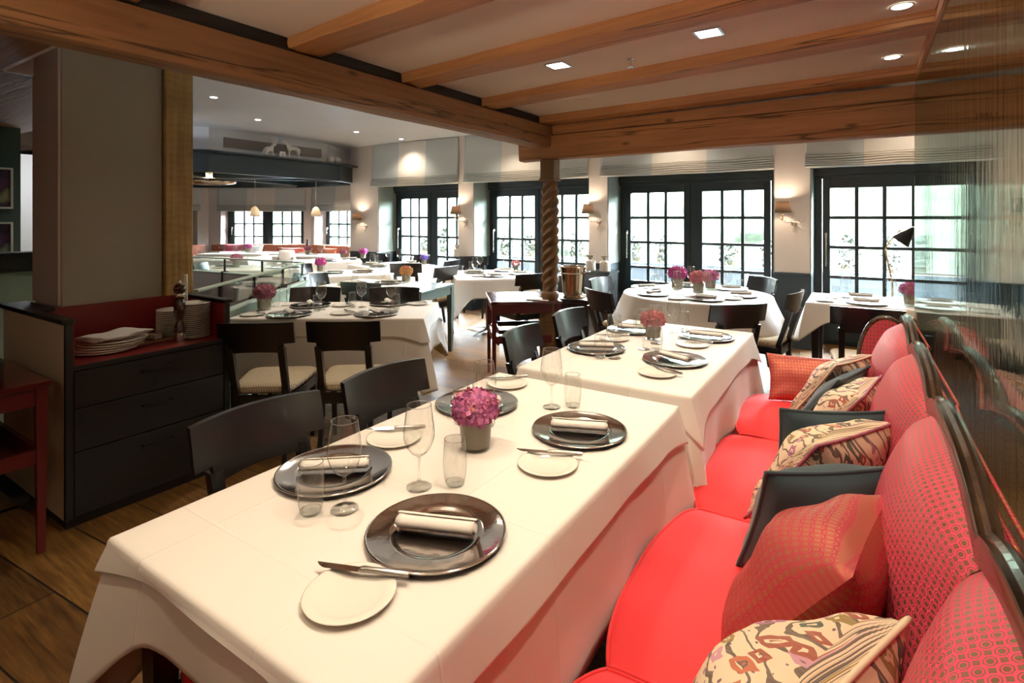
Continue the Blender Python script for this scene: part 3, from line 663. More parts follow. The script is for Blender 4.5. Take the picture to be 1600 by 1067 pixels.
def cloth(label, cx, cy, w_, l_, rz, z, drops, corner=.16, seed=1, fold=.010, flare=.05, name='tablecloth', cat='tablecloth', cw=.20, hem=True, off=0.0, round_=False, group=None):
    """drops: hang length at sides (-y, +x, +y, -x)."""
    rnd = random.Random(seed); per = []; N1 = 40
    hx, hy = w_/2, l_/2
    if round_:
        NN = 160; per = []
        for i in range(NN):
            a = 2*PI*i/NN; sq = 1/max(abs(math.cos(a-PI/4)), abs(math.sin(a-PI/4))); per.append((hx*math.cos(a), hx*math.sin(a), math.cos(a), math.sin(a), drops[0]*(1+.9*(sq-1)), .8*(sq-1)/.41))
    else:
        sides = [((-hx, -hy), (hx, -hy), (0, -1), 0), ((hx, -hy), (hx, hy), (1, 0), 1), ((hx, hy), (-hx, hy), (0, 1), 2), ((-hx, hy), (-hx, -hy), (-1, 0), 3)]
        for (p, q, nrm, k) in sides:
            L = math.hypot(q[0]-p[0], q[1]-p[1]); n1 = max(20, int(L/.025))
            dprev, dn = drops[(k-1) % 4], drops[(k+1) % 4]
            for i in range(n1):
                s = i/n1*L; x, y = p[0]+(q[0]-p[0])*s/L, p[1]+(q[1]-p[1])*s/L
                wA = max(0, 1-s/cw); wB = max(0, 1-(L-s)/cw)
                nx, ny = nrm; tx, ty = (q[0]-p[0])/L, (q[1]-p[1])/L
                kk = .5*(wA**1.5); nx -= tx*kk*1.0; ny -= ty*kk; kk = .5*(wB**1.5); nx += tx*kk; ny += ty*kk
                ml = math.hypot(nx, ny); nx /= ml; ny /= ml; c = max(wA, wB)
                d = drops[k]; dd = d+(min(d, dprev if wA > wB else dn)*.0+corner)*(c**1.6)
                per.append((x, y, nx, ny, dd, c))
    n = len(per); rr = .012; K = 12; v = []; ph = rnd.random()*6; ph2 = rnd.random()*6
    prof = [(-.03, 0), (-rr, 0), (-rr*.4, -rr*.12), (0, -rr*.6), (rr*.25, -rr*1.6)]
    for i, (x, y, nx, ny, d, c) in enumerate(per):
        for a, b in prof: v.append((x+nx*(a+off), y+ny*(a+off), b))
        for k in range(1, K+1):
            q = k/K; fo = fold*(math.sin(i*.21+ph)+.6*math.sin(i*.37+ph2))*q*(1-.4*c)+flare*q*d/.3+c*c*(.20*d*q*(1-.25*q)); fo = max(0, fo)
            v.append((x+nx*(rr*.25+fo+off), y+ny*(rr*.25+fo+off), -rr*1.6-(d-rr)*(q-.0)*(1-.06*c)))
    P = len(prof)+K; f = [(i*P+j, i*P+j+1, ((i+1) % n)*P+j+1, ((i+1) % n)*P+j) for i in range(n) for j in range(P-1)]
    mb = MB().add(v, f)
    # flat top, slightly creased, with pressed fold lines
    if round_:
        cen = len(mb.v); mb.v.append((0, 0, 0)); mb.f += [(cen, i*P, ((i+1) % n)*P) for i in range(n)]; mb.mi += [0]*n
    else:
        mb.f.append(tuple(i*P for i in range(n))); mb.mi.append(0)
    o = mb.build(name, 'cloth', loc=(cx, cy, z), rot=(0, 0, rz), smooth=True, angle=60, solid=.0015)
    tag(o, label, cat, group); return o

R33 = D(33)
def seat_dir(deg): return Vector((math.cos(D(deg)), math.sin(D(deg))))
# ------------------------------------------------------------------ chairs
def make_chair():
    t = thing('dining_chair', '', 'chair', (0, 0, 0))
    def yb(x, z): return -.255-.10*(z-.45)/.42-(-.9*x*x)
    # back slab
    v = []; xs = [-.215+.43*i/24 for i in range(25)]
    def zb(x):
        a = abs(x); return .685+.012*(1-(a/.155)**2) if a < .156 else .742
    mb = MB(); xs = sorted(set([round(x, 4) for x in xs]+[-.157, -.1555, .1555, .157]))
    for x in xs:
        zt = .87+.004*math.cos(x*9); z0 = zb(x)
        for z, dy in ((z0, -.011), (zt, -.011), (zt, .011), (z0, .011)): v.append((x, yb(x, z)+dy, z))
    n = len(xs); f = [(i*4+k, i*4+(k+1) % 4, (i+1)*4+(k+1) % 4, (i+1)*4+k) for i in range(n-1) for k in range(4)]+[(3, 2, 1, 0), (4*n-4, 4*n-3, 4*n-2, 4*n-1)]
    mb.add(v, f); mb.build('backrest', 'black_wood', t, smooth=True, angle=30)
    for s in (-1, 1):
        mb = MB(); x = s*.145
        pts = [(x*1.05, -.27, 0), (x, -.225, .28), (x, -.225, .45), (x, yb(x, .70)-.012, .72)]
        for a, b, h in ((0, 1, .015), (1, 2, .021), (2, 3, .019)): mb.taper(pts[a], pts[b], h*.95, h)
        mb.build('leg', 'black_wood', t)
    for s in (-1, 1): MB().taper((s*.185, .20, 0), (s*.19, .20, .42), .013, .021).build('leg', 'black_wood', t)
    mb = MB(); mb.box(-.165, .165, -.235, -.205, .355, .415); mb.box(-.19, .19, .19, .215, .355, .415)
    for s in (-1, 1): mb.add([(s*.15, -.22, .355), (s*.175, -.22, .355), (s*.21, .2, .355), (s*.185, .2, .355), (s*.15, -.22, .415), (s*.175, -.22, .415), (s*.21, .2, .415), (s*.185, .2, .415)], [(3, 2, 1, 0), (4, 5, 6, 7), (0, 1, 5, 4), (1, 2, 6, 5), (2, 3, 7, 6), (3, 0, 4, 7)])
    mb.build('seat_frame', 'black_wood', t)
    def sf(u, v):
        a = 2*PI*u; cx, cy = math.cos(a), math.sin(a); ph = -PI/2+PI*v; r = max(0, math.cos(ph))**.25 if 0 < v < 1 else 0
        x = math.copysign(abs(cx)**.3, cx); y = math.copysign(abs(cy)**.3, cy)
        return (x*r*(.205+.025*y*r), .005+y*r*.225, .445+.033*math.copysign(abs(math.sin(ph))**.8, math.sin(ph)))
    MB().grid(sf, 48, 14, wrapu=True).build('seat', 'seatcloth', t, smooth=True)
    return t
def chair(bx, by, deg, label, group, tip=0):
    """bx,by: middle of the back's top edge; deg: direction the sitter faces."""
    a = D(deg); x, y = bx+.31*math.cos(a), by+.31*math.sin(a)
    return put('chair', make_chair, (x, y, 0), a-PI/2, label, group)
g1 = 'black chairs along the sofa tables'
chair(-1.63, 1.02, -3, 'black wooden chair at the front sofa table, its back showing before the drawer cupboard', g1)
chair(-1.61, 1.55, -1, 'black chair at the front sofa table beside the one before the drawer cupboard', g1)
chair(-1.565, 2.51, 6, 'black chair with a green sheen at the second sofa table, before the red side table', g1)
chair(-1.61, 3.17, 0, 'black chair at the second sofa table in front of the twisted post', g1)
g3 = 'black chairs around the table behind the cupboard'
chair(-2.97, 1.83, 128, 'black chair with cream checked seat close beside the drawer cupboard, its back to us', g3)
chair(-2.58, 2.14, 126, 'black chair with cream checked seat whose whole back faces us, second from the cupboard', g3)
chair(-4.0, 3.02, -54, 'black chair across the table behind the cupboard, between the mauve pot and the railing', g3)
chair(-3.42, 3.39, -54, 'black chair across the table behind the cupboard, at the bare grey-green table end', g3)
gm = 'black chairs in the main dining room'
chair(-3.98, 3.50, 105, 'black chair at the half-bare table, mostly hidden behind the chairs of the cupboard-side table', gm)
chair(-4.97, 3.72, 10, 'black chair with bright sheen on its back at the railing end of the half-bare table', gm)
chair(-5.12, 5.28, 120, 'black chair at the table under the first garden window, its curved back to us', gm)
chair(-4.95, 6.05, 190, 'black chair by the pier between the first two garden windows, hardly showing above another', gm)
chair(-4.36, 5.22, 178, 'black chair with pale sheen, between the white tables below the first two windows', gm)
chair(-5.10, 6.77, -60, 'black chair with an aqua sheen against the wainscot below the second wall lamp', gm)
chair(-3.02, 5.08, 150, 'black chair tucked at the white table just left of the twisted post', gm)
chair(-6.05, 6.62, -100, 'dark chair with a blue sheen under the first garden window', gm)
chair(-6.85, 6.45, -80, 'black chair against the wainscot under the first wall lamp', gm)
chair(-6.17, 4.42, 15, 'black chair beyond the tip of the stair railing', gm)
chair(-7.45, 3.80, 40, 'black chair with a green sheen beyond the stairwell, next to the pale post', gm)
g4 = 'black chairs around the round table'
chair(-1.87, 4.21, 54, 'black chair at the round table with its curved back beside the twisted post', g4)
chair(-2.23, 5.08, -5, 'black chair with silvery sheen at the round table, before the dark side cabinet', g4)
chair(-.74, 4.09, 132, 'black chair at the round table with its wide back square to the second sofa table', g4)
chair(-.86, 6.02, 225, 'black chair on the window side of the round table', g4)
chair(-.47, 5.02, 172, 'black chair seen side-on at the round table against the pale pier', g4)
chair(.02, 4.37, 92, 'black chair with cream seat at the brass-lamp table, half behind the settee end', None)

# ------------------------------------------------------------------ small table ware prototypes
def mk_charger():
    t = thing('charger_plate', '', 'charger plate')
    MB().lathe([(0, .004), (.088, .004), (.096, .005), (.102, .010), (.108, .0105), (.150, .013), (.158, .0135), (.1595, .0125), (.156, .010), (.10, .003), (.09, 0), (0, 0)], 72).build('x', 'silver', t, smooth=True).name = 'plate'
    return t
def one(mb_, name, mat_, cat, smooth=True, **k):
    o = mb_.build(name, mat_, None, smooth=smooth, **k); o['category'] = cat; return o
def mk_charger():
    return one(MB().lathe([(0.0005, .004), (.088, .004), (.096, .005), (.102, .0095), (.110, .0105), (.152, .0135), (.156, .0155), (.1595, .0145), (.160, .0120), (.156, .010), (.10, .003), (.09, 0), (0.0005, 0)], 72), 'charger_plate', 'silver', 'charger plate')
def mk_bread():
    return one(MB().lathe([(0.0005, .003), (.055, .003), (.065, .007), (.086, .0115), (.088, .011), (.087, .009), (.06, .001), (.05, 0), (0.0005, 0)], 48), 'bread_plate', 'porcelain', 'plate')
def mk_napkin():
    v = []; mb = MB()
    def f(u, w_):
        a = u*2*PI*2.2+.3; r = .009+.0085*u*1.15; x = (w_-.5)*.185*(1+.03*math.sin(u*7)); fl = .85
        return (x, r*math.cos(a)*1.25, .021+r*math.sin(a)*fl+mnoise.noise(Vector((w_*4, u*3, 0)))*.0008)
    return one(mb.grid(f, 90, 16), 'rolled_napkin', 'napkin', 'napkin', solid=.0016)
def mk_wine():
    t = thing('wine_glass', '', 'wine glass')
    MB().lathe([(.0045, .082), (.009, .086), (.022, .095), (.034, .112), (.0415, .135), (.042, .152), (.038, .182), (.033, .222)], 40).build('bowl', 'glass', t, smooth=True)
    MB().tube([(.033*math.cos(2*PI*i/40), .033*math.sin(2*PI*i/40), .222) for i in range(40)], .0009, 5, closed=True).build('rim', 'sglass', t, smooth=True)
    MB().lathe([(.0345, .0015), (.033, .003), (.012, .006), (.005, .012), (.0038, .03), (.0036, .07), (.0048, .082), (.009, .087)], 32).lathe([(.0345, .0015), (.033, .0), (.002, .0)], 32).build('stem', 'glass', t, smooth=True)
    return t
def mk_tumbler():
    t = thing('tumbler', '', 'glass')
    MB().lathe([(.0255, .006), (.030, .028), (.0325, .06), (.031, .09), (.0285, .125)], 36).build('wall', 'glass', t, smooth=True)
    MB().tube([(.0285*math.cos(2*PI*i/36), .0285*math.sin(2*PI*i/36), .125) for i in range(36)], .0009, 5, closed=True).build('rim', 'sglass', t, smooth=True)
    MB().lathe([(.0005, 0), (.021, 0), (.0245, .004), (.0258, .010), (.018, .012), (.0005, .009)], 32).build('base', 'glass', t, smooth=True)
    return t
def mk_knife():
    t = thing('table_knife', '', 'knife'); mb = MB()
    xs = [i/14 for i in range(15)]; v = []
    for q in xs:
        x = .006+q*.098; w_ = .0085*(1-max(0, (q-.72)/.28)**2)+.0004; v += [(x, -.006, 0.004), (x, -.006+w_*1.6, .0036), (x, -.006, .0055)]
    f = [(i*3+k, i*3+(k+1) % 3, i*3+3+(k+1) % 3, i*3+3+k) for i in range(14) for k in range(3)]
    mb.add(v, f).build('blade', 'chrome', t)
    MB().tube([(-.098, 0, .006), (-.09, 0, .006), (-.02, 0, .006), (.0, 0, .006), (.008, 0, .005)], [.0055, .007, .0058, .0065, .0045], 8).build('handle', 'steel_handle', t, smooth=True, angle=50)
    return t
def mk_pot(petal, sc=1.0, seed=1):
    def f():
        t = thing('flower_pot', '', 'flower pot'); rnd = random.Random(seed); R_ = .052*sc; H_ = .098*sc
        MB().lathe([(.002, .0), (R_*.86, .0), (R_, H_), (R_*.985, H_), (R_*.85, .004), (.002, .004)], 36).build('outer_glass', 'vase_glass', t, smooth=True, angle=50)
        MB().lathe([(.002, .010*sc), (R_*.82, .010*sc), (R_*.95, H_*.965), (R_*.90, H_*.965), (.002, H_*.9)], 36).build('pot', 'clay', t, smooth=True, angle=50)
        mb = MB()
        for q in range(150):
            a = q*2.39996; zz = 1-q/150*1.55; r = math.sqrt(max(0, 1-zz*zz)); d = Vector((r*math.cos(a), r*math.sin(a), zz*.75)); rad = .062*sc*(1+.16*rnd.random())
            c = Vector((0, 0, H_+.026*sc))+d*rad; nn = (d+Vector((rnd.gauss(0, .25), rnd.gauss(0, .25), rnd.gauss(0, .2)))).normalized(); u = nn.orthogonal().normalized(); w_ = nn.cross(u); rot = rnd.random()*PI
            for k in range(4):
                th = rot+k*PI/2; e = u*math.cos(th)+w_*math.sin(th); g = nn.cross(e); s = .0150*sc*(.8+.45*rnd.random())
                mb.add([c, c+e*s*.7+g*s*.55+nn*s*.15, c+e*s*1.25+nn*s*.42, c+e*s*.7-g*s*.55+nn*s*.15], [(0, 1, 2, 3)])
        mb.build('blossom', petal, t)
        MB().lathe([(.002, .0), (.04*sc, .004), (.05*sc, .02*sc), (.045*sc, .045*sc), (.002, .055*sc)], 16, c=(0, 0, H_-.004)).build('leaves', 'leaf', t)
        return t
    return f
ZC = .7535
def setting(tbl, seat, plate=None, bread=None, wine=None, tumb=None, nap=28, kn=28, z=ZC, knife=True, extra=''):
    if plate:
        put('charger', mk_charger, (plate[0], plate[1], z), random.random(), 'silver charger plate on %s, %s' % (tbl, seat), 'silver charger plates')
        put('napkin', mk_napkin, (plate[0], plate[1], z+.005), D(nap), 'rolled white napkin on %s, %s' % (tbl, seat), 'rolled white napkins')
    if bread:
        put('bread', mk_bread, (bread[0], bread[1], z), 0, 'cream bread plate on %s, %s' % (tbl, seat), 'cream bread plates')
        if knife:
            a = D(kn); off = Vector((-math.sin(a), math.cos(a)))*.055
            put('knife', mk_knife, (bread[0]+off.x, bread[1]+off.y, z+.0125), a+PI, 'silver knife on bread plate, %s, %s' % (tbl, seat), 'table knives on bread plates')
    if wine: put('wine', mk_wine, (wine[0], wine[1], z), 0, 'stemmed wine glass on %s, %s' % (tbl, seat), 'stemmed wine glasses')
    if tumb: put('tumbler', mk_tumbler, (tumb[0], tumb[1], z), 0, 'clear water tumbler on %s, %s' % (tbl, seat), 'clear water tumblers')
pn = [0]
def pot(petal, x, y, label, sc=1.0, z=ZC):
    return put('pot_'+petal+str(sc), mk_pot(petal, sc, len(PROTO)), (x, y, z), random.random()*6, label, 'hydrangea pots on the tables')

# T1 front sofa table
table('table under the long white cloth nearest the camera end of the settee', -1.02, 1.32, .82, 1.54, 0)
cloth('long white undercloth hanging deep on the front sofa table', -1.02, 1.32, .835, 1.56, 0, .748, (.15, .37, .2, .3), corner=.22, seed=4, fold=.010, flare=.02)
cloth('white top cloth with a short overhang on the front sofa table', -1.02, 1.32, .84, 1.57, 0, .7515, (.02, .095, .035, .035), corner=.045, seed=9, fold=.003, flare=.05, name='top_cloth', off=.004, cw=.25)
T = 'the front sofa table'
setting(T, 'settee side at the open end', (-.82, .945), (-.825, .70), (-1.004, 1.086), (-.932, 1.15), 22, 22)
setting(T, 'chair side at the open end', (-1.262, 1.017), (-1.288, 1.275), (-1.083, .902), (-1.14, .847), 40, 38)
setting(T, 'settee side, second-table end', (-.807, 1.661), (-.775, 1.385), (-1.001, 1.82), (-.936, 1.87), 22, 22)
setting(T, 'chair side, second-table end', (-1.257, 1.685), (-1.297, 1.96), (-1.112, 1.535), (-1.188, 1.506), 28, 40)
pot('petal_pink', -1.027, 1.37, 'glass pot of pink hydrangea in the middle of the front sofa table')
# T2
table('table under the second white cloth along the settee', -1.00, 2.97, .80, 1.44, 0)
cloth('long white undercloth on the second sofa table', -1.00, 2.97, .82, 1.46, 0, .748, (.25, .36, .3, .3), corner=.18, seed=14, fold=.012, flare=.02)
cloth('white top cloth on the second sofa table, its far corner sticking out over the settee', -1.00, 2.97, .825, 1.47, 0, .7515, (.05, .11, .10, .05), corner=.09, seed=19, fold=.004, flare=.05, name='top_cloth', off=.004, cw=.25)
T = 'the second sofa table'
setting(T, 'settee side, front-table end', (-.802, 2.747), (-.802, 2.473), (-1.019, 2.899), (-.947, 2.911), -25, -25)
setting(T, 'chair side, front-table end', (-1.234, 2.755), (-1.244, 3.037), (-1.079, 2.633), (-1.14, 2.594), 25, 28)
setting(T, 'settee side at the window end', (-.795, 3.38), (-.813, 3.13), (-1.009, 3.443), (-.968, 3.515), 3, 0)
setting(T, 'chair side at the window end', (-1.245, 3.34), None, (-1.004, 3.07), (-1.164, 3.231), 10)
pot('petal_rose', -1.056, 3.174, 'glass pot of rose and salmon hydrangea on the second sofa table', .95)
# T3
F_ = Vector((-math.sin(D(33)), math.cos(D(33)))); R_ = Vector((math.cos(D(33)), math.sin(D(33))))
table('table under the white cloth behind the drawer cupboard', -3.465, 2.865, 1.38, .74, R33)
cloth('white undercloth on the table behind the drawer cupboard', -3.465, 2.865, 1.40, .76, R33, .748, (.36, .30, .3, .2), corner=.22, seed=5, fold=.012, flare=.03)
cloth('white top cloth on the table behind the drawer cupboard', -3.465, 2.865, 1.41, .765, R33, .7515, (.12, .10, .12, .12), corner=.07, seed=6, fold=.005, flare=.05, name='top_cloth', off=.004)
T = 'the table behind the cupboard'
setting(T, 'cupboard side by the mauve flowers', (-3.586, 2.475), (-3.815, 2.328), (-3.59, 2.762), (-3.56, 2.70), -20, -15)
setting(T, 'cupboard side by the aisle', (-3.062, 2.847), (-3.299, 2.728), (-3.189, 3.244-.12), (-3.09, 3.08), -20, -15)
setting(T, 'railing side by the mauve flowers', (-3.807, 2.823), (-3.60, 2.98), (-3.994, 2.721), (-4.03, 2.66), -30, -20)
setting(T, 'railing side by the aisle', (-3.338, 3.246), (-3.125, 3.382), (-3.418, 3.02), (-3.46, 2.96), -30, 20)
pot('petal_mauve', -3.968, 2.517, 'pot of dusky mauve hydrangea on the table behind the cupboard', 1.1)
# T6 half-bare table
a6 = D(12); c6 = Vector((-4.35, 4.22))
table('grey-green lacquered table with one end left bare beside its white cloth', c6.x, c6.y, 1.25, .72, a6, mat_='aqua_top', inset=.035)
o = cloth('white cloth covering most of the grey-green table, one end left bare', c6.x-.15, c6.y-.03, .98, .73, a6, .748, (.2, .004, .2, .2), corner=.05, seed=31, fold=.006)
T = 'the half-bare grey table'
setting(T, 'railing end', (-4.67, 4.00), None, (-4.35, 3.98), (-4.52, 3.90), 12)
setting(T, 'middle', (-4.42, 4.30), None, (-4.27, 4.05), None, 12)
pot('petal_orange', -4.32, 4.46, 'pot of orange and plum hydrangea on the half-bare grey-green table')
# T7
a7 = D(45)
table('pedestal table under a white cloth between the red side table and the second window', -4.06, 5.72, .95, 1.1, a7, pedestal=True)
cloth('white cloth with pointed corners on the table left of the twisted post', -4.06, 5.72, .97, 1.12, a7, .748, (.22, .22, .22, .22), corner=.26, seed=22, fold=.008, flare=.02)
T = 'the table left of the twisted post'
setting(T, 'red-table corner', (-3.83, 5.50), (-4.02, 5.40), (-4.13, 5.50), None, 20, knife=True)
setting(T, 'railing side', (-4.31, 5.73), None, (-4.42, 6.0), (-4.5, 5.9), 30)
setting(T, 'window side', (-4.10, 6.15), None, (-4.2, 6.3), None, 20)
setting(T, 'post side', (-3.72, 5.92), None, (-3.9, 6.12), (-3.8, 6.2), 15)
pot('petal_pink', -3.98, 6.30, 'small pink flower pot on the white table left of the twisted post', .8) if False else pot('petal_rose', -3.98, 6.22, 'pot with a single pink bloom on the table left of the twisted post', .8)
# T8
a8 = D(70)
table('table under a white cloth below the first garden window', -6.05, 6.0, 1.0, 1.15, a8)
cloth('white cloth on the table below the first garden window', -6.05, 6.0, 1.02, 1.17, a8, .748, (.28, .28, .28, .28), corner=.2, seed=33, fold=.01)
T = 'the table below the first window'
setting(T, 'railing side', (-6.40, 5.85), None, (-6.45, 6.25), (-6.5, 6.05), 20)
setting(T, 'near-edge middle', (-6.05, 5.68), None, (-6.2, 6.25), (-6.02, 6.3), 20)
setting(T, 'aisle side', (-5.72, 5.98), None, (-5.95, 6.2), None, 20)
setting(T, 'window side', (-6.1, 6.4), None, None, None, 20)
pot('petal_blue', -5.72, 6.30, 'pot of violet blue flowers on the table below the first garden window', .85)
# T9
a9 = D(52)
table('table under a white cloth past the tip of the stair railing', -5.75, 4.85, 1.0, .8, a9)
cloth('white cloth on the table past the tip of the stair railing', -5.75, 4.85, 1.02, .82, a9, .748, (.28, .28, .28, .28), corner=.15, seed=35, fold=.01)
T = 'the table past the railing tip'
setting(T, 'end away from the railing', (-5.62, 5.0), None, (-5.72, 5.25), (-5.62, 5.3), 33)
setting(T, 'railing end', (-5.85, 4.72), None, None, None, 33)
pot('petal_magenta', -6.15, 4.72, 'magenta hydrangea pot on the table past the tip of the stair railing')
# T9b further back
table('table under a white cloth between the railing tip and the bay', -7.75, 5.95, 1.3, .8, a9)
cloth('white cloth on the table between the railing tip and the bay', -7.75, 5.95, 1.32, .82, a9, .748, (.28, .28, .28, .28), corner=.15, seed=36, fold=.01)
T = 'the table between railing tip and bay'
setting(T, 'bay side', (-7.85, 6.1), None, (-8.0, 6.2), (-8.05, 6.05), 33)
setting(T, 'window side', (-7.45, 6.35), None, (-7.65, 6.45), None, 33)
setting(T, 'aisle side', (-7.5, 5.95), None, None, (-7.3, 6.1), 33)
pot('petal_magenta', -7.45, 6.62, 'magenta hydrangea pot in front of the wall corner below the first wall lamp')
pot('petal_mauve', -7.85, 6.5, 'mauve hydrangea pot on the table between the railing tip and the bay', .9)
# T10
table('table under a white cloth right behind the grey stair parapet', -7.55, 4.55, 1.5, .8, D(33))
cloth('white cloth on the table right behind the grey stair parapet', -7.55, 4.55, 1.52, .82, D(33), .748, (.2, .2, .2, .2), corner=.12, seed=37, fold=.01)
T = 'the table behind the grey parapet'
setting(T, 'cooler end', (-7.15, 4.75), (-6.95, 4.7), (-7.42, 4.65), None, 33)
setting(T, 'flower end', (-7.95, 4.45), (-7.8, 4.25), None, (-7.75, 4.4), 33)
pot('petal_mauve', -7.66, 4.42, 'mauve hydrangea pot standing over the grey stair parapet', 1.1)
# far tables by the bay
for k, (x, y, w_, l_, lb, pt) in enumerate([(-9.6, 5.3, 1.3, .9, 'under the ring canopy', None), (-10.9, 6.35, 1.3, .8, 'before the terracotta bay bench', 'petal_magenta'), (-9.25, 6.6, 1.3, .8, 'before the corner bench', 'petal_mauve'), (-9.6, 3.9, 1.2, .9, 'beyond the stairwell', None)]):
    table('table under a white cloth '+lb, x, y, w_, l_, D(33)); cloth('white cloth on the table '+lb, x, y, w_+.02, l_+.02, D(33), .748, (.3,)*4, corner=.15, seed=50+k)
    T = 'the white table '+lb
    for j, (dx, dy) in enumerate([(-.42, -.15), (.35, -.18), (0, .2)]):
        px, py = x+dx*R_.x+dy*F_.x, y+dx*R_.y+dy*F_.y; s_ = ['left seat', 'right seat', 'middle seat'][j]
        put('napkin', mk_napkin, (px, py, ZC), R33, 'rolled napkin on %s, %s' % (T, ['bench end', 'aisle end', 'middle'][j]), 'rolled white napkins')
        put('wine', mk_wine, (px+.12, py+.05, ZC), 0, 'stemmed wine glass on %s, %s' % (T, ['bench end', 'aisle end', 'middle'][j]), 'stemmed wine glasses')
        put('tumbler', mk_tumbler, (px+.02, py+.17, ZC), 0, 'clear water tumbler on %s, %s' % (T, ['bench end', 'aisle end', 'middle'][j]), 'clear water tumblers')
    if pt: pot(pt, x+.12, y+.12, 'hydrangea pot on the white table '+lb)
# T4 round
table('round table under a large white cloth before the third window', -1.36, 5.36, 1.35, 1.35, 0, round_=True)
cloth('large white cloth with wavy folds on the round table', -1.36, 5.36, 1.37, 1.37, 0, .748, (.26,), seed=41, fold=.022, flare=.10, round_=True)
T = 'the round table'
setting(T, 'post-side chair', (-1.66, 5.02), (-1.83, 5.2), (-1.47, 5.12), (-1.40, 5.06), 70, 60)
setting(T, 'wide-backed chair', (-1.17, 4.96), (-1.40, 4.86), (-1.22, 5.22), (-1.10, 5.14), -5, -10)
setting(T, 'side-on chair', (-.95, 5.36), (-.98, 5.12), (-1.10, 5.52), (-1.0, 5.6), 15, 10)
setting(T, 'window side by the pier', (-1.12, 5.80), None, (-1.30, 5.86), None, 10)
setting(T, 'window side by the side cabinet', (-1.60, 5.84), None, (-1.50, 5.72), (-1.75, 5.75), 20)
setting(T, 'cabinet-side chair', (-1.88, 5.45), None, (-1.74, 5.40), (-1.85, 5.65), 50)
pot('petal_magenta', -1.60, 5.58, 'magenta hydrangea pot on the round table, the one closest to the twisted post', 1.25)
pot('petal_rose', -1.345, 5.40, 'rose hydrangea pot in the middle of the round table', 1.15)
pot('petal_pink', -1.30, 5.70, 'pink hydrangea pot tucked behind the rose one on the round table', 1.1)
# T5
table('table under a white cloth before the window with the brass lamp', .22, 5.68, 1.26, .72, 0)
cloth('white cloth with a hanging corner on the brass-lamp table', .22, 5.68, 1.28, .74, 0, .748, (.14, .2, .2, .2), corner=.2, seed=43, fold=.01)
T = 'the brass-lamp table'
setting(T, 'before the black chair', (.02, 5.47), (-.28, 5.45), (-.13, 5.66), (-.2, 5.60), 0, 0)
setting(T, 'window side', (-.02, 5.83), None, (.20, 5.68), (.27, 5.45), 0)
pot('petal_pink', .33, 5.56, 'bright pink hydrangea pot on the brass-lamp table', 1.05)

# ------------------------------------------------------------------ drawer cupboard and what stands on it
t = thing('drawer_cupboard', 'blackened oak drawer cupboard lined in red with cream side, before the plaster pier', 'cupboard', (-3.12, .98, 0))
mb = MB(); mb.box(-.88, -.02, 0, .03, .06, 1.0-.02); mb.build('side_panel', 'cab_side', t)
MB().box(-.88, 0, .751, .781, .06, .98).build('side_panel', 'cab_black', t)
MB().box(-.53, -.0, .03, .75, .755, .78).build('counter', 'cab_red', t)
MB().box(-.53, -.51, .03, .75, .78, .995).build('back_lining', 'cab_red', t)
MB().box(-.51, -.0, .745, .752, .78, .995).build('side_lining', 'cab_red', t); MB().box(-.51, -.0, .0301, .036, .78, .995).build('side_lining', 'cab_red', t)
mb = MB(); mb.box(-.93, .012, -.015, .035, .98, 1.003); mb.box(-.93, .012, .745, .795, .98, 1.003); mb.box(-.93, -.5, -.015, .115, .98, 1.0); mb.box(-.02, .006, 0, .03, .06, .98); mb.box(-.02, .008, .03, .75, .755, .779)
mb.build('edge_trim', 'cab_black', t, bevel=.003)
MB().box(-.535, -.03, .03, .75, .06, .75).build('carcass', 'cab_black', t); MB().box(-.53, -.05, .02, .76, 0, .06).build('plinth', 'black_wood', t)
for z0, z1 in ((.575, .75), (.37, .57), (.065, .365)):
    d = MB().box(-.028, 0, .035, .745, z0, z1).build('drawer', 'cab_black', t, bevel=.003)
    zc = z1-.06; MB().tube([(.0, .32, zc), (.022, .32, zc), (.022, .46, zc), (.0, .46, zc)], .0045, 6).build('handle', 'iron', d, smooth=True, angle=50)
zc = .781
for k in range(5):
    put('platter', lambda: one(MB().lathe([(.0005, .006), (.09, .006), (.15, .013), (.151, .009), (.09, 0), (.0005, 0)], 48), 'dinner_plate', 'porcelain', 'plate'), (-3.36+.006*(k % 2), 1.24+.012*k-.02, zc+k*.011), 0, 'white dinner plate on the cupboard under the folded napkins, '+['bottom one', 'second from the bottom', 'middle one', 'fourth from the bottom', 'top one'][k], 'stack of large plates on the cupboard')
def nap_(u, v): return ((u-.5)*.2, (v-.5)*.26, .006+.004*mnoise.noise(Vector((u*3, v*3, 1)))+.003*math.sin(v*9))
for k in range(3):
    o = MB().grid(nap_, 14, 16).build('folded_napkin', 'napkin', loc=(-3.36+.01*k, 1.25+.012*k, zc+.062+.006*k), rot=(0, 0, D(8+k*5)), smooth=True, solid=.005); tag(o, 'folded white napkin lying on the stacked plates, '+['lowest of three', 'middle of three', 'uppermost of three'][k], 'napkin', 'folded napkins on the cupboard')
o = MB().box(-.09, .09, -.14, .14, 0, .014).build('serving_board', 'board', loc=(-3.40, 1.45, zc), rot=(0, 0, D(5)), bevel=.003); tag(o, 'small wooden board on the cupboard beside the pepper mill', 'board')
for k, (x, y) in enumerate(((-3.40, 1.37), (-3.36, 1.46))):
    t = thing('glass_dish', 'clear glass dish of butter blocks on the wooden board, '+['beside the napkin stack', 'beside the pepper mill'][k], 'dish', (x, y, zc+.014), D(10), 'glass dishes on the board')
    MB().box(-.05, .05, -.035, .035, 0, .003).box(-.05, -.047, -.035, .035, .003, .045).box(.047, .05, -.035, .035, .003, .045).box(-.047, .047, -.035, -.032, .003, .045).box(-.047, .047, .032, .035, .003, .045).build('dish', 'glass', t)
    MB().box(-.03, .04, -.02, .02, .004, .028).build('butter', 'wax', t, bevel=.003)
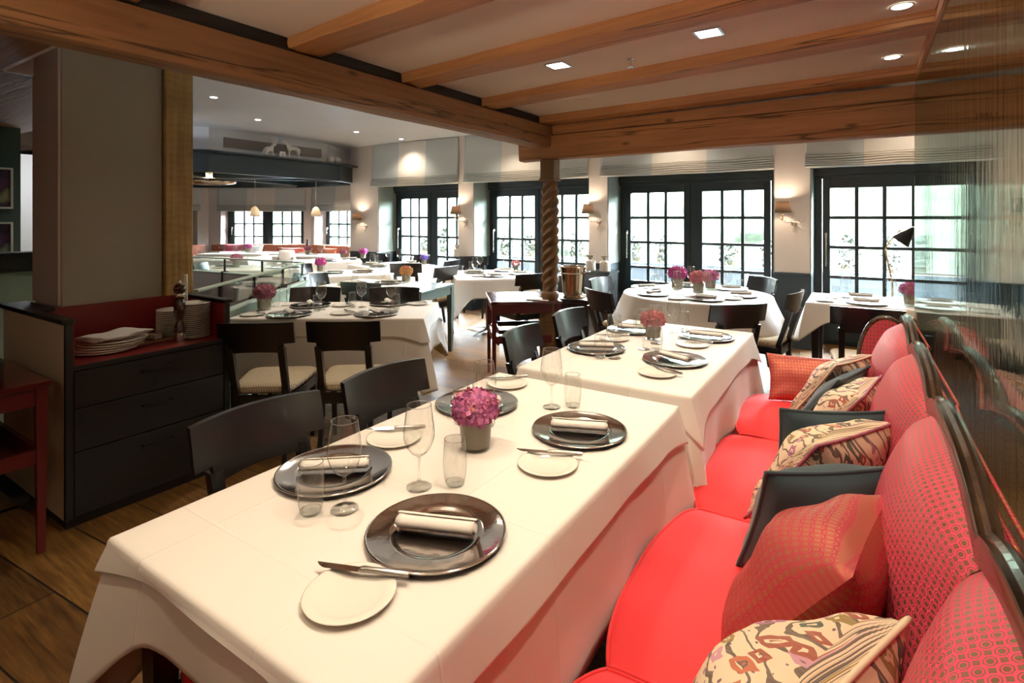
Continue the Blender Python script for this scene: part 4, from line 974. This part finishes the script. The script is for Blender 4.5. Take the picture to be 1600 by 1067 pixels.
t = thing('pepper_mill', 'tall dark turned pepper mill with silver collar on the cupboard', 'pepper mill', (-3.27, 1.555, zc))
MB().lathe([(.031, .045), (.030, .075), (.021, .10), (.018, .115), (.024, .14), (.030, .165), (.031, .19), (.026, .225), (.021, .245), (.024, .25)], 32).build('body', 'mill', t, smooth=True)
MB().lathe([(.0005, 0), (.031, 0), (.0325, .005), (.031, .045)], 32).build('metal_base', 'chrome', t, smooth=True, angle=40)
MB().lathe([(.024, .25), (.026, .253), (.026, .265), (.023, .268)], 32).build('collar', 'chrome', t, smooth=True)
MB().lathe([(.022, .266), (.030, .28), (.033, .295), (.029, .312), (.018, .322), (.008, .325)], 32).build('head', 'mill', t, smooth=True)
MB().lathe([(.006, .322), (.009, .33), (.007, .338), (.0005, .34)], 16).build('knob', 'chrome', t, smooth=True)
for k in range(18):
    put('sideplate', lambda: one(MB().lathe([(.0005, .005), (.055, .005), (.088, .0115), (.089, .0095), (.055, 0), (.0005, 0)], 40), 'side_plate', 'porcelain', 'plate'), (-3.30+.0015*math.sin(k*2), 1.645+.0015*math.cos(k*3), zc+k*.0112), 0, 'small white side plate in the tall stack on the cupboard, number %d from the bottom' % (k+1), 'stack of side plates on the cupboard')
for k in range(14):
    put('sideplate', None, (-3.44+.0015*math.sin(k*2), 1.60, zc+k*.0112), 0, 'white side plate in the half-hidden stack behind the pepper mill, number %d from the bottom' % (k+1), 'second stack of side plates behind the mill')
t = thing('pillar_candle', 'slim cream candle behind the stack of side plates', 'candle', (-3.56+.075, 1.69, zc+.0)); MB().lathe([(.0005, 0), (.014, 0), (.013, .35), (.0005, .352)], 20).build('wax', 'wax', t, smooth=True, angle=50); MB().tube([(0, 0, .35), (.001, 0, .36)], .0015, 6).build('wick', 'iron', t)

# ------------------------------------------------------------------ oxblood service tables
def service_table(label, loc, rz, w_, l_, tray=True, split=False):
    t = thing('service_table', label, 'side table', (*loc, 0), rz)
    MB().box(-w_/2, w_/2, -l_/2, l_/2, .735, .76).build('tabletop', 'red_top', t, bevel=.003)
    a, b = w_/2-.03, l_/2-.03
    MB().box(-a, a, -b-.01, -b+.01, .655, .735).box(-a, a, b-.01, b+.01, .655, .735).box(-a-.01, -a+.01, -b, b, .655, .735).box(a-.01, a+.01, -b, b, .655, .735).build('apron', 'red_paint', t)
    for x in (-a, a):
        for y in (-b, b): MB().taper((x, y, 0), (x, y, .735), .013, .021).build('leg', 'red_paint', t)
    MB().box(-a, a, -b-.008, -b+.012, .40, .46).box(-a, a, b-.012, b+.008, .40, .46).box(-a-.008, -a+.012, -b, b, .40, .46).box(a-.012, a+.008, -b, b, .40, .46).box(-a, a, -b, b, .395, .405).build('lower_shelf', 'red_paint', t)
    return t
service_table('oxblood red service table with a lower tray shelf beside the twisted post', (-2.62, 4.20), D(40), .62, .62)
service_table('oxblood red table standing against the cream side of the drawer cupboard', (-3.40, .53), 0, .76, .74)
t = thing('serving_tray', 'black-rimmed tray with cutlery on the lower shelf of the red service table', 'tray', (-2.62, 4.20, .462), D(40))
MB().box(-.22, .22, -.19, .19, 0, .006).build('tray_base', 'brass', t); MB().box(-.23, .23, -.2, -.19, 0, .035).box(-.23, .23, .19, .2, 0, .035).box(-.23, -.22, -.19, .19, 0, .035).box(.22, .23, -.19, .19, 0, .035).build('rim', 'iron', t)
o = MB().grid(lambda u, v: ((u-.5)*.2, (v-.5)*.16, .002+.003*math.sin(u*5)), 8, 8).build('folded_napkin', 'napkin', loc=(-2.40, 4.12, .762), rot=(0, 0, D(20)), smooth=True, solid=.003); tag(o, 'folded white napkin lying on the red service table next to the post', 'napkin')
chair(-4.45, .32, 0, 'black chair behind the red table at the cupboard, only seat and legs showing', None)
o = MB().box(-.15, .15, -.12, .12, 0, .02).build('teal_cushion', 'teal', loc=(-4.10, .35, .485), bevel=.008); tag(o, 'small folded teal cloth on the seat behind the red table', 'cloth')

# ------------------------------------------------------------------ wine cooler on its cabinet, dresser with bags
t = thing('low_cabinet', 'low black cabinet carrying the big metal wine cooler', 'cabinet', (-2.66, 5.32, 0), D(10))
MB().box(-.23, .23, -.2, .2, .04, .60).build('body', 'black_wood', t, bevel=.004); MB().box(-.25, .25, -.22, .22, .60, .62).build('cabinet_top', 'black_wood', t, bevel=.003)
MB().box(-.225, -.003, -.212, -.2, .06, .58).build('door', 'black_wood', t, bevel=.003); MB().box(.003, .225, -.212, -.2, .06, .58).build('door', 'black_wood', t, bevel=.003)
t = thing('wine_cooler', 'big polished copper-toned wine cooler with side handles right of the twisted post', 'wine cooler', (-2.66, 5.32, .621))
MB().lathe([(.0005, 0), (.15, 0), (.155, .006), (.10, .016), (.10, .022), (.112, .03), (.135, .30), (.146, .325), (.143, .33), (.130, .30), (.106, .035), (.0005, .03)], 40).build('bucket', 'copper', t, smooth=True, angle=50)
MB().tube([(.137*math.cos(2*PI*i/40), .137*math.sin(2*PI*i/40), .255) for i in range(40)], .006, 8, closed=True).build('band', 'steel_handle', t, smooth=True)
for s in (-1, 1): MB().tube([(s*.132, -.045, .26), (s*.185, -.035, .275), (s*.20, 0, .28), (s*.185, .035, .275), (s*.132, .045, .26)], .009, 8).build('handle', 'steel_handle', t, smooth=True)
t = thing('dresser', 'dark narrow side cabinet against the pier between second and third window', 'cabinet', (-2.98, 6.70, 0))
MB().box(-.2, .22, -.15, .15, 0, .75).build('body', 'black_wood', t, bevel=.004); MB().box(-.22, .24, -.17, .155, .75, .775).build('cabinet_top', 'black_wood', t); MB().box(-.17, .19, -.162, -.15, .4, .72).build('drawer', 'black_wood', t, bevel=.003)
def mk_bag():
    t = thing('linen_bag', '', 'bag')
    def f(u, v):
        a = 2*PI*u; z = .20*v; r = .062*(1-.15*v) if v < .62 else .0
        r = .065*(1-.25*v**2) if v < .6 else (.059-(v-.6)/.1*.041 if v < .7 else .018+(v-.7)/.3*.035)
        r *= 1+.12*math.sin(5*a+v*4)*(v > .5)+.05*math.sin(3*a); return (r*math.cos(a)*1.1, r*math.sin(a)*.8, z)
    MB().grid(f, 36, 20, wrapu=True).build('sack', 'linen_bag', t, smooth=True)
    MB().tube([(.02*math.cos(i/8*2*PI), .016*math.sin(i/8*2*PI), .14) for i in range(8)], .004, 6, closed=True).tube([(.0, -.018, .14), (.05, -.03, .15), (.085, -.02, .12)], .003, 5).tube([(.0, -.018, .14), (-.05, -.03, .15), (-.08, -.02, .16)], .003, 5).build('ribbon', 'clay', t, smooth=True)
    return t
put('bag', mk_bag, (-3.08, 6.68, .776), 0, 'tied linen bag on the dark side cabinet, beside the second window', 'tied linen bags'); put('bag', mk_bag, (-2.86, 6.66, .776), .6, 'tied linen bag on the dark side cabinet, beside the third window reveal', 'tied linen bags')
put('bag', mk_bag, (-5.47, 6.80, .857), .2, 'tied linen bag on the wainscot ledge under the second wall lamp', 'tied linen bags').scale = (.8, .8, .9)
for x, lb in ((-5.43, 'square light switch'), (-4.86, 'small pale socket')):
    pass
t = thing('wall_socket', 'small pale power socket on the dark wainscot between the first two windows', 'socket', (-5.38, 6.872, .66))
MB().box(-.035, .035, -.012, 0, -.045, .045).build('plate', 'white_paint', t, bevel=.003); MB().lathe([(.0005, 0), (.02, 0), (.02, .003)], 20).build('socket_hole', 'iron', t, rot=(PI/2, 0, 0), loc=(0, -.012, 0))

# ------------------------------------------------------------------ wall lamps
def mk_sconce():
    t = thing('wall_lamp', '', 'wall lamp')
    MB().lathe([(.092, -.065), (.062, .065)], 40, c=(-.10, -.14, .10)).build('lamp_shade', 'shade', t, smooth=True, solid=.002)
    mb = MB(); mb.lathe([(.0005, 0), (.028, 0), (.03, .01), (.018, .02), (.0005, .022)], 20); mb.build('wall_plate', 'steel_handle', t, smooth=True, rot=(PI/2, 0, 0), loc=(0, 0, -.08))
    for s in (-1, 1):
        mb = MB(); mb.tube([(0, -.02, -.08), (s*.03, -.06, -.07), (s*.07, -.10, -.075), (s*.11, -.13, -.045), (s*.13, -.14, -.03)], [.008, .007, .006, .005, .003], 8); mb.tube([(s*.07, -.10, -.075), (s*.075, -.11, -.05), (s*.06, -.12, -.03)], [.005, .004, .002], 6)
        mb.build('antler_arm', 'linen_bag', t, smooth=True)
    MB().tube([(0, -.02, -.08), (.01, -.03, -.13), (-.01, -.04, -.17), (.02, -.05, -.19)], [.008, .006, .005, .002], 8).build('antler_tip', 'clay', t, smooth=True)
    MB().tube([(-.10, -.14, -.045), (-.10, -.14, .06)], .006, 8).tube([(-.13, -.14, -.03), (-.10, -.14, -.045)], .005, 6).build('stem', 'brass', t, smooth=True)
    MB().lathe([(.0005, .0), (.012, .008), (.018, .03), (.010, .055), (.0005, .06)], 16, c=(-.10, -.14, .06)).build('bulb', 'lamp_warm', t, smooth=True)
    return t
for x, z, lb in ((-7.68, 1.40, 'at the wall corner beside the bay'), (-5.36, 1.50, 'between the first and second garden windows'), (-3.05, 1.50, 'on the pier behind the wine cooler'), (-.66, 1.50, 'between the third and fourth windows')):
    put('sconce', mk_sconce, (x, 6.90, z), 0, 'pleated-shade wall lamp on antler bracket '+lb, 'antler wall lamps')
    light('lamp_or_fill_light', 'POINT', (x-.10, 6.76, z+.12), 8, (1, .76, .54), shadow_soft_size=.025)
put('sconce', None, (1.42, 6.90, 1.50), 0, 'wall lamp with pleated shade glimpsed through the streaked glass screen', 'antler wall lamps')
light('lamp_or_fill_light', 'POINT', (1.32, 6.76, 1.62), 6, (1, .66, .36), shadow_soft_size=.025)

# ------------------------------------------------------------------ roman blinds
def blind(label, p, ang, W, ztop, zbot, off=-.05, nf=5):
    Z = ztop-zbot
    prof = []
    for k in range(nf+1):
        z = zbot+.010+k*.024; prof += [(-.022, z-.010), (-.058-.012*(nf-k)/nf, z-.007), (-.064-.012*(nf-k)/nf, z+.004), (-.026, z+.012)]
    prof += [(-.040, zbot+.15), (-.05, zbot+.19), (-.035, zbot+.30), (-.02, zbot+.5), (-.015, ztop)]
    xs = [i/60 for i in range(61)]; v = []; mb = MB()
    for u in xs:
        for j, (y, z) in enumerate(prof):
            d = mnoise.noise(Vector((u*W*2.5, z*6, W)))*.014; sag = .010*math.sin(u*9+j//4)*(j < 4*nf)
            if j == len(prof)-1: d = 0
            v.append((u*W, y+d, z+sag*.4+(0 if z > zbot+.25 else -.008*abs(math.sin(u*PI*2)))))
    P = len(prof); f = []; mi = []
    for i in range(60):
        for j in range(P-1): f.append((i*P+j, (i+1)*P+j, (i+1)*P+j+1, i*P+j+1)); mi.append(1 if 19 < i < 39 else 0)
    mb.v = v; mb.f = f; mb.mi = mi
    o = mb.build('roman_blind', None, mats=['blind_sage', 'blind_cream'], loc=(p[0], p[1], 0), rot=(0, 0, ang), smooth=True, angle=40, solid=.003); tag(o, label, 'blind', 'striped roman blinds'); return o
for (a, b), lb in zip(((-7.50, -5.50), (-5.37, -3.2), (-3.01, -.855), (-.548, 1.12)), ('above the garden window left of the second wall lamp', 'above the window behind the twisted post', 'above the window behind the round table', 'above the window with the brass lamp')):
    blind('striped sage and cream roman blind '+lb, (a, 6.895), 0, b-a, 2.79, 2.035)
bay = [((-12.85, 6.75), math.atan2(1.35, 1.95), .22, 2.26, 'over the wide bay window'), ((-10.9, 8.1), 0, .08, 2.54, 'over the narrow-looking bay window at the wall corner'), ((-12.85, 3.0), PI/2, 1.15, 3.55, 'over the bay window beside the pale post')]
for p, a, s0, s1, lb in bay:
    blind('striped linen roman blind '+lb, (p[0]+math.cos(a)*s0, p[1]+math.sin(a)*s0), a, s1-s0, 2.5, 1.63)

# ------------------------------------------------------------------ ring canopy over the bay with figures
P_ = [(-7.8, 4.1), (-7.8, 6.4), (-8.35, 7.45), (-10.4, 7.45), (-12.2, 6.1), (-12.2, 4.0), (-10.6, 2.7), (-8.9, 3.0)]
t = thing('ring_canopy', 'dark octagonal ring canopy hanging over the bay tables, white figures on its shelf', 'canopy', (0, 0, 0))
mb = MB(); n_ = len(P_); cx = sum(p[0] for p in P_)/n_; cy = sum(p[1] for p in P_)/n_
inn = lambda p, k: (p[0]+(cx-p[0])*k, p[1]+(cy-p[1])*k)
def ring(z0, z1, k0, k1):
    v = [(*inn(p, k), z) for p in P_ for k, z in ((k0, z0), (k0, z1), (k1, z1), (k1, z0))]
    return v, [(i*4+k, i*4+(k+1) % 4, ((i+1) % n_)*4+(k+1) % 4, ((i+1) % n_)*4+k) for i in range(n_) for k in range(4)]
MB().add(*ring(2.13, 2.41, .0, .045)).build('fascia', 'joinery', t); MB().add(*ring(2.41, 2.435, -.06, .14)).build('shelf', 'joinery', t)
mb = MB()
for k in range(0, 8): 
    p = P_[k]; q = Vector((*inn(p, .05), 2.25)); c = Vector((cx, cy, 2.25)); d = c-q; M4 = Matrix.Translation((q+c)/2) @ Matrix.Rotation(math.atan2(d.y, d.x), 4, 'Z'); mb.obox(M4, d.length/2, .05, .07)
mb.build('spoke', 'joinery', t)
v, f = ring(2.435, 2.81, .10, .12); MB().add(v, f).build('bulkhead', 'ceil_white', t)
MB().prism([inn(p, .11) for p in P_], 2.36, 2.38).build('inner_ceiling', 'ceil_white', t)
for y0, y1 in ((4.40, 6.1), (2.9, 3.9)):
    if y0 > 4: MB().box(-8.02+.005, -8.0+.012, 0, 0, 0, 0)
o = MB().box(0, .012, 4.42, 6.15, 2.53, 2.68).build('vent_grille', 'grey_panel', loc=(-7.998, 0, 0)); tag(o, 'long grey ventilation grille in the white bulkhead behind the animal figures', 'vent')
t = thing('pendant_dish', 'large pierced copper dish lamp under the ring canopy', 'ceiling lamp', (-9.75, 5.15, 2.06))
mb = MB(); n_ = 48
mb.lathe([(.42, .06), (.40, .03), (.25, .005), (.06, 0), (.06, .01), (.25, .02), (.40, .045), (.415, .065)], 48); mb.build('dish', 'copper', t, smooth=True); MB().tube([(0, 0, .0), (0, 0, .30)], .012, 8).build('rod', 'iron', t)
light('canopy_glow', 'POINT', (-9.75, 5.15, 2.24), 70, (1, .8, .55), shadow_soft_size=.2)
def mk_pend():
    t = thing('pendant_lamp', '', 'pendant lamp')
    MB().lathe([(.09, 0), (.088, .05), (.078, .11), (.058, .16), (.03, .19), (.012, .2)], 36).build('lamp_shade', 'pshade', t, smooth=True, solid=.003)
    MB().lathe([(.0005, .05), (.02, .06), (.028, .09), (.015, .12), (.0005, .125)], 16).build('bulb', 'lamp_warm', t, smooth=True)
    MB().tube([(0, 0, .2), (0, 0, .845)], .0035, 6).build('cord', 'white_paint', t); MB().lathe([(.0005, .0), (.02, 0), (.03, .035), (.0005, .037)], 16, c=(0, 0, .825)).build('ceiling_cup', 'white_paint', t, smooth=True)
    return t
put('pend', mk_pend, (-9.91, 6.09, 1.50), 0, 'white porcelain pendant lamp before the wide bay window', 'white pendant lamps'); put('pend', mk_pend, (-9.20, 6.95, 1.50), 0, 'white porcelain pendant lamp near the wall corner window', 'white pendant lamps')
for x, y in ((-10.9, 5.6), (-9.3, 6.9), (-11.2, 4.4)): spot(x, y, 2.34, 90, 150, (1, .88, .74))  # added fill spots under the canopy, brighten the bay blinds
light('pendant_light', 'POINT', (-9.91, 6.09, 1.57), 20, (1, .8, .55), shadow_soft_size=.03); light('pendant_light', 'POINT', (-9.20, 6.95, 1.57), 18, (1, .8, .55), shadow_soft_size=.03)
def skin(name, label, cat, loc, rz, chains, sub=2):
    """animal figure grown from jointed edges with a radius per joint."""
    me = bpy.data.meshes.new(name); vs = []; es = []; rad = []
    idx = {}
    for ch in chains:
        prev = None
        for (key, co, r) in ch:
            if key not in idx: idx[key] = len(vs); vs.append(co); rad.append(r)
            if prev is not None and prev != idx[key]: es.append((prev, idx[key]))
            prev = idx[key]
    me.from_pydata(vs, es, []); o = bpy.data.objects.new(name, me); C.objects.link(o); o.location = loc; o.rotation_euler = (0, 0, rz)
    me.materials.append(M['stucco_white'])
    o.modifiers.new('k', 'SKIN'); s = o.modifiers.new('s', 'SUBSURF'); s.levels = sub; s.render_levels = sub
    sv = me.skin_vertices[0].data
    for i, r in enumerate(rad): sv[i].radius = (r, r)
    sv[0].use_root = True
    return tag(o, label, cat)
# hare, facing right along +y (canopy shelf runs along y)
zs = 2.436
skin('hare_figure', 'white hare figure sitting upright on the canopy shelf', 'figurine', (-7.74, 4.98, zs+.012), D(90), [
    [('a', (-.10, 0, .06), .040), ('b', (-.05, 0, .085), .05), ('c', (.01, 0, .095), .042), ('d', (.055, 0, .12), .028), ('e', (.075, 0, .165), .021), ('f', (.105, 0, .175), .022), ('g', (.135, 0, .165), .011)],
    [('f', 0, 0), ('h', (.085, .012, .215), .009), ('i', (.055, .018, .265), .010), ('i2', (.045, .018, .28), .004)], [('f', 0, 0), ('j', (.11, -.012, .22), .009), ('k', (.145, -.018, .265), .010), ('k2', (.155, -.018, .275), .004)],
    [('d', 0, 0), ('l', (.07, .022, .06), .012), ('m', (.075, .022, .005), .009), ('m2', (.10, .022, .0), .008)], [('d', 0, 0), ('n', (.055, -.022, .06), .012), ('o', (.06, -.022, .005), .009), ('o2', (.085, -.022, 0), .008)],
    [('a', 0, 0), ('p', (-.07, .03, .02), .022), ('q', (-.02, .03, .005), .010)], [('a', 0, 0), ('r', (-.07, -.03, .02), .022), ('s', (-.02, -.03, .005), .010)]])
skin('horse_figure', 'white standing horse figure on the canopy shelf', 'figurine', (-7.74, 5.40, zs+.012), D(-90), [
    [('a', (-.10, 0, .155), .034), ('b', (-.03, 0, .15), .034), ('c', (.05, 0, .155), .036), ('d', (.085, 0, .19), .026), ('e', (.11, 0, .235), .018), ('f', (.13, 0, .255), .017), ('g', (.165, 0, .235), .011), ('h', (.18, 0, .225), .009)],
    [('f', 0, 0), ('ea', (.125, .008, .278), .004)], [('c', 0, 0), ('l', (.065, .018, .09), .014), ('l2', (.065, .018, .05), .008), ('l3', (.068, .018, .006), .009)], [('c', 0, 0), ('m', (.055, -.018, .09), .014), ('m2', (.058, -.018, .05), .008), ('m3', (.06, -.018, .006), .009)],
    [('a', 0, 0), ('n', (-.095, .018, .10), .018), ('n2', (-.115, .018, .06), .008), ('n3', (-.105, .018, .006), .009)], [('a', 0, 0), ('o', (-.105, -.018, .10), .018), ('o2', (-.125, -.018, .06), .008), ('o3', (-.115, -.018, .006), .009)],
    [('a', 0, 0), ('t', (-.135, 0, .15), .010), ('t2', (-.15, 0, .08), .007)]])
o = MB().box(-.14, .14, -.03, .03, 0, .008).build('figure_plinth', 'stucco_white', loc=(-7.74, 5.40, zs), rot=(0, 0, D(90))); tag(o, 'thin white plinth under the horse figure', 'plinth')
t = thing('small_card', 'small white card with a dark squiggle standing between hare and horse', 'card', (-7.72, 5.20, zs)); MB().box(0, .006, -.05, .05, 0, .09).build('card', 'stucco_white', t, rot=(0, D(8), 0)); MB().tube([(.012, -.012, .06), (.012, .008, .055), (.013, -.004, .04), (.014, .012, .03)], .003, 5).build('mark', 'iron', t, rot=(0, D(8), 0))
for y, lb in ((6.22, 'round white ball figure on the canopy shelf, closer to the horse'), (6.38, 'round white ball figure at the wall end of the canopy shelf')):
    o = MB().lathe([(.0005, 0), (.035, .008), (.058, .035), (.062, .062), (.052, .095), (.02, .116), (.0005, .118)], 24).build('ball_figure', 'stucco_white', loc=(-7.84, y, zs), smooth=True); tag(o, lb, 'figurine', 'white ball figures')

# ------------------------------------------------------------------ bay bench, champagne cooler, cushions
def bench(label, p, q, h=.86):
    p, q = Vector(p), Vector(q); d = q-p; L = d.length; a = math.atan2(d.y, d.x)
    t = thing('bay_bench', label, 'bench', (p.x, p.y, 0), a, 'terracotta benches in the bay')
    MB().box(0, L, -.12, -.02, .40, h).build('backrest', 'terracotta', t, bevel=.02); MB().box(0, L, -.58, -.12, .33, .46).build('seat', 'terracotta', t, bevel=.025); MB().box(.02, L-.02, -.54, -.04, 0, .33).build('bench_base', 'joinery', t)
bench('terracotta upholstered bench under the wide bay window', (-12.75, 6.82), (-10.95, 8.05)); bench('terracotta upholstered bench beside the far wall corner', (-10.75, 8.08), (-8.3, 8.08)); bench('terracotta upholstered bench under the bay window beside the pale post', (-12.82, 4.2), (-12.82, 6.6))
pillow('pink cushion leaning on the far terracotta bench', -12.2, 6.9, 35, -20, .45, .42, .08, 'pink', None, z0=.47, grp='cushions on the bay benches')
pillow('pale lilac cushion beside the pink one on the far bench', -11.75, 7.15, 35, -20, .42, .40, .08, 'blind_cream', None, z0=.47, grp='cushions on the bay benches')
pillow('red patterned long cushion on the bay bench', -11.0, 7.62, 35, -20, .7, .34, .07, 'jac_red', None, z0=.47, grp='cushions on the bay benches')
pillow('red cushion on the bench beside the far wall corner', -9.9, 7.72, 0, -20, .5, .36, .07, 'terracotta', None, z0=.47, grp='cushions on the bay benches')
pillow('olive green cushion on the bench at the wall corner', -8.9, 7.70, 0, -20, .6, .32, .07, 'blind_sage', None, z0=.47, grp='cushions on the bay benches')
t = thing('champagne_cooler', 'steel champagne cooler under a white cloth behind the stair railing', 'champagne cooler', (-7.28, 4.98, ZC))
MB().lathe([(.0005, 0), (.075, 0), (.10, .20), (.105, .205), (.098, .2), (.072, .008), (.0005, .006)], 28).build('bucket', 'chrome', t, smooth=True, angle=50)
def dr(u, v): a = 2*PI*u; r = .107*min(1, v*2.2)+.05*max(0, v-.45); z = .235-(max(0, v-.42)**1.0)*.16*(1+.7*abs(math.sin(2*a))); return (r*math.cos(a), r*math.sin(a), z)
MB().grid(dr, 40, 12, wrapu=True).build('cloth_cover', 'napkin', t, smooth=True, solid=.002)
for x, y, lb in ((-9.05, 4.1, 'on the far table beside the pale post'), (-9.2, 6.75, 'on the table near the wall corner bench')):
    t = thing('wine_bottle', 'dark wine bottle '+lb, 'bottle', (x, y, ZC), 0, 'wine bottles on far tables'); MB().lathe([(.0005, 0), (.036, 0), (.037, .01), (.037, .18), (.015, .23), (.014, .29)], 20).build('bottle', 'black_wood', t, smooth=True, angle=50); MB().lathe([(.0145, .24), (.015, .30), (.0005, .301)], 16).build('foil', 'iron', t, smooth=True)

# ------------------------------------------------------------------ brass reading lamp by the fourth window
t = thing('floor_lamp', 'slim brass floor lamp with black cone shade behind the window table', 'floor lamp', (.235, 6.22, 0))
MB().lathe([(.0005, 0), (.12, 0), (.12, .012), (.01, .02), (.0005, .02)], 32).build('base', 'brass', t, smooth=True, angle=40)
MB().tube([(0, 0, .02), (-.005, .02, .87), (-.055, .04, 1.15), (-.06, .04, 1.18)], .007, 8).tube([(-.06, .04, 1.18), (-.03, .03, 1.25), (.06, .0, 1.37)], .007, 8).build('pole', 'brass', t, smooth=True)
MB().lathe([(.085, -.08), (.02, .08), (.014, .095), (.0005, .10)], 32).build('lamp_shade', 'black_wood', t, smooth=True, loc=(.10, -.02, 1.315), rot=(0, D(38), 0), angle=50)

# ------------------------------------------------------------------ recessed ceiling lights and small ceiling fittings
def mk_sq():
    t = thing('ceiling_light', '', 'ceiling light'); s = .062
    MB().box(-s, s, -s, -s+.012, -.006, .0).box(-s, s, s-.012, s, -.006, 0).box(-s, -s+.012, -s, s, -.006, 0).box(s-.012, s, -s, s, -.006, 0).build('frame', 'steel_handle', t)
    MB().box(-.048, .048, -.048, .048, -.003, -.001).build('diffuser', 'lamp_white', t); return t
def mk_rd():
    t = thing('ceiling_light', '', 'ceiling light')
    MB().lathe([(.036, -.001), (.044, -.004), (.046, 0)], 32).build('rim', 'white_paint', t, smooth=True); MB().lathe([(.0005, -.002), (.034, -.002)], 24).build('bulb', 'lamp_white', t); return t
SP = 45
put('sq', mk_sq, (-1.447, 2.707, 2.343), 0, 'square recessed ceiling light closer to the long girder', 'square recessed ceiling lights'); put('sq', mk_sq, (-.605, 2.613, 2.343), 0, 'square recessed ceiling light closer to the glass screen', 'square recessed ceiling lights')
put('rd', mk_rd, (.132, 2.719, 2.343), 0, 'round ceiling spotlight near the glass screen, between second and third visible cross beams', 'round ceiling spotlights'); put('rd', mk_rd, (.131, 3.557, 2.343), 0, 'round ceiling spotlight near the glass screen, nearest the doubled header beam', 'round ceiling spotlights')
for x, y, p in ((-1.447, 2.707, 1.0), (-.605, 2.613, 1.0), (.10, 2.719, .7), (.10, 3.557, .7)): spot(x, y, 2.325, SP*p)
for x, y in ((-1.7, -1.2), (-.3, -1.2)): light('ceiling_fill', 'SPOT', (x, y, 1.75), 95, (1, .80, .60), (D(122), 0, 0), spot_size=D(75), spot_blend=.8, shadow_soft_size=.12)  # added unseen spots aimed up, brighten the front ceiling and beams
for x, y in ((-1.7, -.9), (-.1, -1.1)): light('lamp_or_fill_light', 'POINT', (x, y, 1.98), 5, (1, .80, .58), shadow_soft_size=.12)  # added fill points behind the camera, no lamp hangs there
# lights of the same ceiling above and behind the viewpoint
for x, y, p in ((-1.35, 1.12, .8), (-.55, 1.15, .9), (-.05, .9, .7), (-.9, .2, .5)):
    spot(x, y, 2.325, SP*p)
    if y > .5: put('rd', mk_rd, (x, y, 2.343), 0, 'round ceiling spotlight above the front sofa table\'s open end, '+('girder side' if x < -1 else 'settee side' if x > -.3 else 'middle'), 'round ceiling spotlights')
for x, y, lb in ((-5.975, 3.194, 'over the stairwell'), (-6.843, 4.249, 'beyond the stairwell before the canopy'), (-6.541, 5.677, 'towards the first garden window'), (-6.504, 6.60, 'close to the first roman blind'), (-4.4, 6.3, 'before the second roman blind'), (-1.9, 6.3, 'before the third roman blind')):
    put('rd', mk_rd, (x, y, 2.798), 0, 'round ceiling spotlight in the white ceiling '+lb, 'round ceiling spotlights'); spot(x, y, 2.78, 80 if y < 6 else 25, 125, (1, .84, .66))
for x, y in ((.6, 6.3), (-4.6, 4.6), (-3.4, 3.2), (-9.5, 4.0), (-8.6, 5.6), (-1.0, 5.3), (-3.6, 5.6)): spot(x, y, 2.78, 80 if y < 6 else 25, 125, (1, .84, .66))
for x, y in ((1.0, 2.7), (1.0, 3.5), (1.2, 1.3), (2.2, 2.4)): spot(x, y, 2.325, 90, 120)  # added fill spots, brighten the dark room beyond the glass screen
light('lamp_or_fill_light', 'POINT', (2.6, 1.0, 1.6), 50, (1, .8, .58), shadow_soft_size=.1)  # added fill point beyond the glass screen, no lamp modelled
for x in (-6.5, -4.2, -2.0, .3): spot(x, 6.3, 2.78, 22, 90, (1, .84, .64), blend=1.0, rot=(D(20), 0, 0), rad=.08)
t = thing('sprinkler_head', 'small ceiling sprinkler between two cross beams', 'sprinkler', (-1.064, 2.823, 2.345)); MB().lathe([(.022, 0), (.022, -.004), (.007, -.006), (.006, -.04), (.018, -.044), (.018, -.048), (.0005, -.048)], 16).build('head', 'steel_handle', t, smooth=True, angle=40)
o = MB().box(-.09, .09, -.045, .045, -.004, 0).build('ceiling_hatch', 'ceil_warm', loc=(-1.767, 3.615, 2.345)); tag(o, 'small flat rectangular cover on the plaster between third and fourth beams', 'cover')
